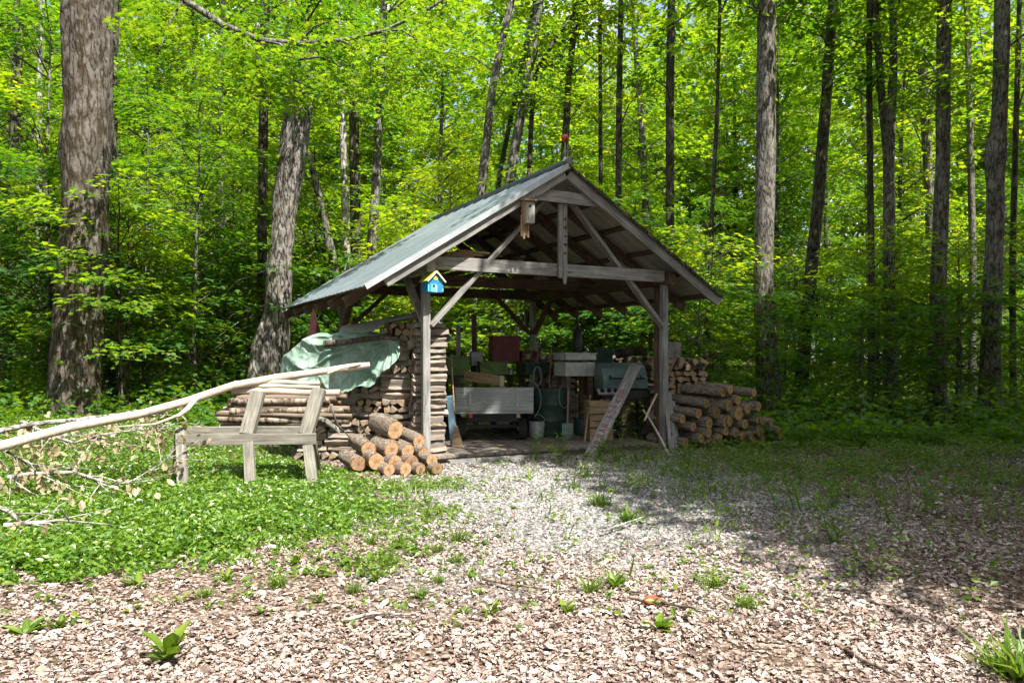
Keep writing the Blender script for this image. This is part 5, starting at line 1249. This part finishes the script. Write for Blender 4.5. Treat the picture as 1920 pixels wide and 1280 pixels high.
# grass blades
n = 26000; y = R.uniform(5, 13.5, n); x = R.uniform(-.4, .72, n) * y
pr = np.exp(-((x - 2.3) / 1.5) ** 2) * np.exp(-((y - 10) / 2.4) ** 2) + .8 * np.exp(-((x + 1.0) / .35) ** 2) * np.exp(-((y - 8.3) / .9) ** 2)
pr = pr * np.clip(.35 + 2.5 * fnoise(x, y, 1.8, 21), 0, 1)
l_ = np.array([tuple(to_local((a, b, 0)))[:2] for a, b in zip(x, y)]); inside = (l_[:, 0] > -.1) & (l_[:, 0] < SW + .05) & (l_[:, 1] > -.2) & (l_[:, 1] < SD + .3)
k = (R.rand(n) < pr) & ~inside; x, y = x[k], y[k]; n1 = len(x)
o = mesh_obj('grass', leaves('grass', np.stack([x, y, gz(x, y)], 1), tilt(n1, .25), rdir(n1), R.uniform(.07, .2, n1), T_BLADE, M['weed'])); tag(o, 'thin grass beside the gravel at right', 'grass', kind='stuff')
# forest floor plants
n = 95000; y = 12.5 + 30 * R.rand(n) ** 1.5; x = R.uniform(-.75, .75, n) * y
l_ = np.array([tuple(to_local((a, b, 0)))[:2] for a, b in zip(x, y)]); inside = (l_[:, 0] > -.5) & (l_[:, 0] < SW + .6) & (l_[:, 1] > -.5) & (l_[:, 1] < SD + .3)
k = (fnoise(x, y, .6, 2) + .5 * fnoise(x, y, 2.2, 6) > -.22) & ~inside & ~((x < -1) & (x > -3.3) & (y < 12.5)); x, y = x[k], y[k]; n1 = len(x)
P = np.stack([x, y, gz(x, y) + R.rand(n1) ** 2 * np.clip((y - 11.5) / 4, .35, .95)], 1)
o = mesh_obj('undergrowth', leaves('undergrowth', P, tilt(n1, .5), rdir(n1), R.uniform(.07, .17, n1), T_MAPLE, M['leaf'])); tag(o, 'dark green undergrowth on the forest floor', 'undergrowth', kind='stuff')
# fallen leaves
n = 340000; u_ = R.rand(n); y = 2.9 * (15.0 / 2.9) ** (u_ ** 1.05); x = R.uniform(-.74, .74, n) * y
g_ = np.sqrt(((x - .75) / 2.0) ** 2 + ((y - 8.6) / 3.0) ** 2) + .45 * fnoise(x, y, 1.1, 1)
l_ = np.array([tuple(to_local((a, b, 0)))[:2] for a, b in zip(x, y)]); inside = (l_[:, 0] > -.1) & (l_[:, 0] < SW + .05) & (l_[:, 1] > -.2) & (l_[:, 1] < SD + .3)
bare = fnoise(x, y, .9, 31) + .7 * fnoise(x, y, 3.0, 33)
k = (R.rand(n) < np.clip((g_ - .6) * 1.8, .14, 1) * np.clip(.75 + 1.5 * bare, .16, 1)) & ~inside; x, y = x[k], y[k]; n1 = len(x)
P = np.stack([x, y, gz(x, y) + .003 + R.rand(n1) * .016], 1)
o = mesh_obj('fallen_leaves', leaves('fallen_leaves', P, tilt(n1, .38), rdir(n1), .007 + .036 * R.rand(n1) ** 2.3 + .042 * (R.rand(n1) < .015), T_CURL, M['litter'])); tag(o, 'dry brown and pinkish leaves littering the clearing', 'leaves', kind='stuff')
# gravel
n = 52000; y = R.uniform(4.4, 12.2, n); x = R.uniform(-1.6, 3.6, n)
g_ = np.sqrt(((x - .75) / 2.2) ** 2 + ((y - 8.5) / 3.3) ** 2) + .45 * fnoise(x, y, 1.1, 1)
l_ = np.array([tuple(to_local((a, b, 0)))[:2] for a, b in zip(x, y)]); inside = (l_[:, 0] > -.1) & (l_[:, 0] < SW + .05) & (l_[:, 1] > -.2)
k = (R.rand(n) < np.clip((1.35 - g_) * 2, .03, 1)) & ~inside; x, y = x[k], y[k]; n1 = len(x)
OC = (np.array([(.5, .05, 0), (0.05, .5, 0), (-.5, -.04, 0), (0, -.5, 0), (.1, 0, .36), (-.2, .2, .3)]), np.array([[0, 1, 4], [1, 5, 4], [1, 2, 5], [2, 3, 5], [3, 4, 5], [3, 0, 4]]))
o = mesh_obj('gravel', leaves('gravel', np.stack([x, y, gz(x, y)], 1), tilt(n1, .3), rdir(n1), (.012 + .036 * R.rand(n1) ** 1.5), OC, M['pebble'])); tag(o, 'pale crushed gravel before the shed', 'gravel', kind='stuff')

# single plants and twigs in the clearing
def stalk(seed, H, nl, ls):
    rs = np.random.RandomState(seed); P = []; N = []; Hd = []; S = []
    for s_ in range(3):
        ox, oy = rs.randn(2) * .05; hh = H * rs.uniform(.6, 1.0); lx, ly = rs.randn(2) * .12
        for i in range(nl):
            z = hh * (.15 + .85 * i / (nl - 1)); a = i * 1.57 + rs.rand() * .6
            for q in (0, math.pi):
                d = np.array([math.cos(a + q), math.sin(a + q), .35]); c = np.array([ox + lx * z / hh, oy + ly * z / hh, z]); s = ls * rs.uniform(.7, 1.1) * (.6 + .5 * math.sin(math.pi * min(1, .25 + i / nl)))
                P.append(c + d * s * .5); N.append(np.array([-d[0] * .4, -d[1] * .4, 1])); Hd.append(d); S.append(s)
    n = len(P); me = leaves('foliage', np.array(P), np.array(N), np.array(Hd), np.array(S), (T_QUAD[0] * np.array([1, .62, 1]), T_QUAD[1]), M['weed'])
    rs = np.random.RandomState(seed); parts = []
    for s_ in range(3):
        ox, oy = rs.randn(2) * .05; hh = H * rs.uniform(.6, 1.0); lx, ly = rs.randn(2) * .12; rs.rand(nl * 3)
        parts.append(twig((ox, oy, 0), (ox + lx, oy + ly, hh), .006, .003, 5))
    return np_mesh('stem', *joinVF(parts), M['weed'], np.full(sum(len(p[0]) for p in parts), .5)), me
def rosette(seed, nl, ls, up=.8):
    rs = np.random.RandomState(seed); a = rs.rand(nl) * 6.28; d = np.stack([np.cos(a), np.sin(a), rs.uniform(.25, up * 2, nl)], 1); d /= np.linalg.norm(d, axis=1, keepdims=True)
    S = ls * rs.uniform(.6, 1.1, nl); P = d * S[:, None] * .5; N = np.stack([-d[:, 0] * d[:, 2], -d[:, 1] * d[:, 2], 1 - d[:, 2] ** 2 + .1], 1)
    T = (np.array([(-.5, 0, 0), (-.2, -.13, .02), (.15, -.17, .03), (.5, 0, -.1), (.15, .17, .03), (-.2, .13, .02)]), np.array([[0, 1, 2, 3, 4, 5]]))
    return leaves('foliage', P, N, d, S, T, M['weed'])
def tuft(seed, nl, ls):
    rs = np.random.RandomState(seed); P = np.concatenate([rs.randn(nl, 2) * .05, np.zeros((nl, 1))], 1)
    return leaves('foliage', P, tilt(nl, .3), rdir(nl), ls * rs.uniform(.5, 1.1, nl), T_BLADE, M['weed'])
def plant(label, p, meshes, s=1.0, group=None, name='weed_plant'):
    t = thing(name, label, 'plant', (p.x, p.y, gzf(p.x, p.y)), R.rand() * 6, group); t.scale = (s, s, s)
    for nm, me in meshes: mesh_obj(nm, me, t)
st = [stalk(3, .42, 7, .12), stalk(4, .36, 6, .11), stalk(6, .30, 6, .10)]
ros = [rosette(1, 12, .26, 1.4), rosette(2, 12, .20, .6), rosette(5, 8, .16, .5)]
tf = [tuft(1, 60, .30), tuft(2, 90, .22)]
S_ = lambda i: [('stem', st[i][0]), ('foliage', st[i][1])]
plant('tall leafy weed at the deck edge, left of two', G(1013, 862), S_(0), 1.25); plant('tall leafy weed at the deck edge, right of two', G(1052, 866), S_(1), 1.25)
plant('leafy weed before the foot of the leaning board', G(1118, 866), S_(1), 1.25); plant('thin leafy weed right of the leaning board', G(1160, 868), S_(1), 1.25); plant('bright leafy weed in the gravel below the deck', G(1095, 895), [('foliage', ros[2])])
plant('bright broad leaved plant in the lower left leaf litter', G(318, 1238), [('foliage', ros[0])], .8, name='broad_leaf_plant')
plant('small broad leaved plant at the lower left edge', G(48, 1190), [('foliage', ros[1])], .8); plant('yellow green sprig below the vinca edge', G(260, 1100), [('foliage', ros[1])], .7)
plant('bright grass clump in the bottom right corner', G(1912, 1274), [('foliage', tf[0])], .8, name='grass_clump'); plant('second grass clump beside the bottom right corner', G(1888, 1266), [('foliage', tf[1])], .7, name='grass_clump')
plant('grass tuft at the edge of the shade in the gravel', G(1124, 945), [('foliage', tf[1])], .7, name='grass_clump'); plant('green tuft in the shaded gravel', G(1180, 975), [('foliage', tf[0])], .6, name='grass_clump')
plant('leafy weed cluster in the sunlit litter at lower right', G(1232, 1180), [('foliage', ros[1])], .8)
plant('lit leafy weed on the thin sun streak at right', G(1745, 965), S_(0)); plant('small lit weed at the end of the sun streak', G(1868, 985), S_(2))
for (px, py) in ((1600, 930), (1660, 950), (1500, 900), (1440, 890), (1560, 1020), (1620, 1080), (1690, 985), (1380, 880), (1320, 900), (1780, 900), (1830, 930), (1280, 870), (1220, 860), (1545, 950), (1480, 960)):
    plant('dim green weed standing in the shaded ground at right', G(px + R.randn() * 8, py), S_(R.randint(0, 3)), R.uniform(.7, 1.1), 'weeds in the shaded ground at right')
for (px, py) in ((850, 1010), (862, 1050), (880, 1080), (905, 1040), (520, 1100), (470, 1120), (640, 1060), (700, 1090), (840, 970), (740, 1020), (1160, 1090), (1070, 1150), (1330, 1100), (920, 1150), (600, 1130), (560, 1060), (610, 1080), (665, 1110), (720, 1060), (760, 1050), (790, 1000), (815, 1030), (870, 1150), (890, 1110), (830, 1090), (500, 1150), (430, 1090), (380, 1120), (200, 1130), (120, 1180), (1100, 1110), (1210, 1060), (1290, 1050), (1400, 1140), (1150, 1100), (780, 1120), (690, 1020), (970, 950), (930, 1000)):
    plant('bright weed tuft in the sunlit leaf litter', G(px + R.randn() * 6, py), [('foliage', (ros + tf)[R.randint(0, 5)])], R.uniform(.28, .5), 'weed tufts in the sunlit litter')
for i, (a, b, c) in enumerate((((905, 1090), (960, 1105), (1030, 1110)), ((1180, 1125), (1240, 1140), (1330, 1150)), ((1585, 1225), (1630, 1255), (1690, 1278)), ((880, 875), (900, 880), (925, 885)), ((640, 1170), (700, 1160), (770, 1158)), ((1130, 1000), (1180, 985), (1215, 970)))):
    pts = [G(*q) + Vector((0, 0, .02)) for q in (a, b, c)]; pts[1].z += .015
    lab = ('thin twig on the sunlit litter below the gravel', 'long brown twig on the litter right of centre', 'curved twig in the litter near the lower right', 'dark crooked twig before the deck', 'thin pale twig on the litter left of centre', 'pale stick in the shaded gravel')[i]
    stick(lab, pts, [.011, .009, .005], M['barkw' if i in (4, 5) else 'logbark'], 'twig', 'twig')
p = G(1222, 1135); mesh = leaves('red_leaf', np.zeros((1, 3)), np.array([[.2, -.5, 1.]]), np.array([[1., .2, 0]]), np.array([.13]), T_CURL, m_plain('russet_leaf', (.26, .06, .03), .7)); o = mesh_obj('russet_leaf', mesh, loc=p + Vector((0, 0, .03))); tag(o, 'russet red dead leaf among the pale litter', 'leaf')
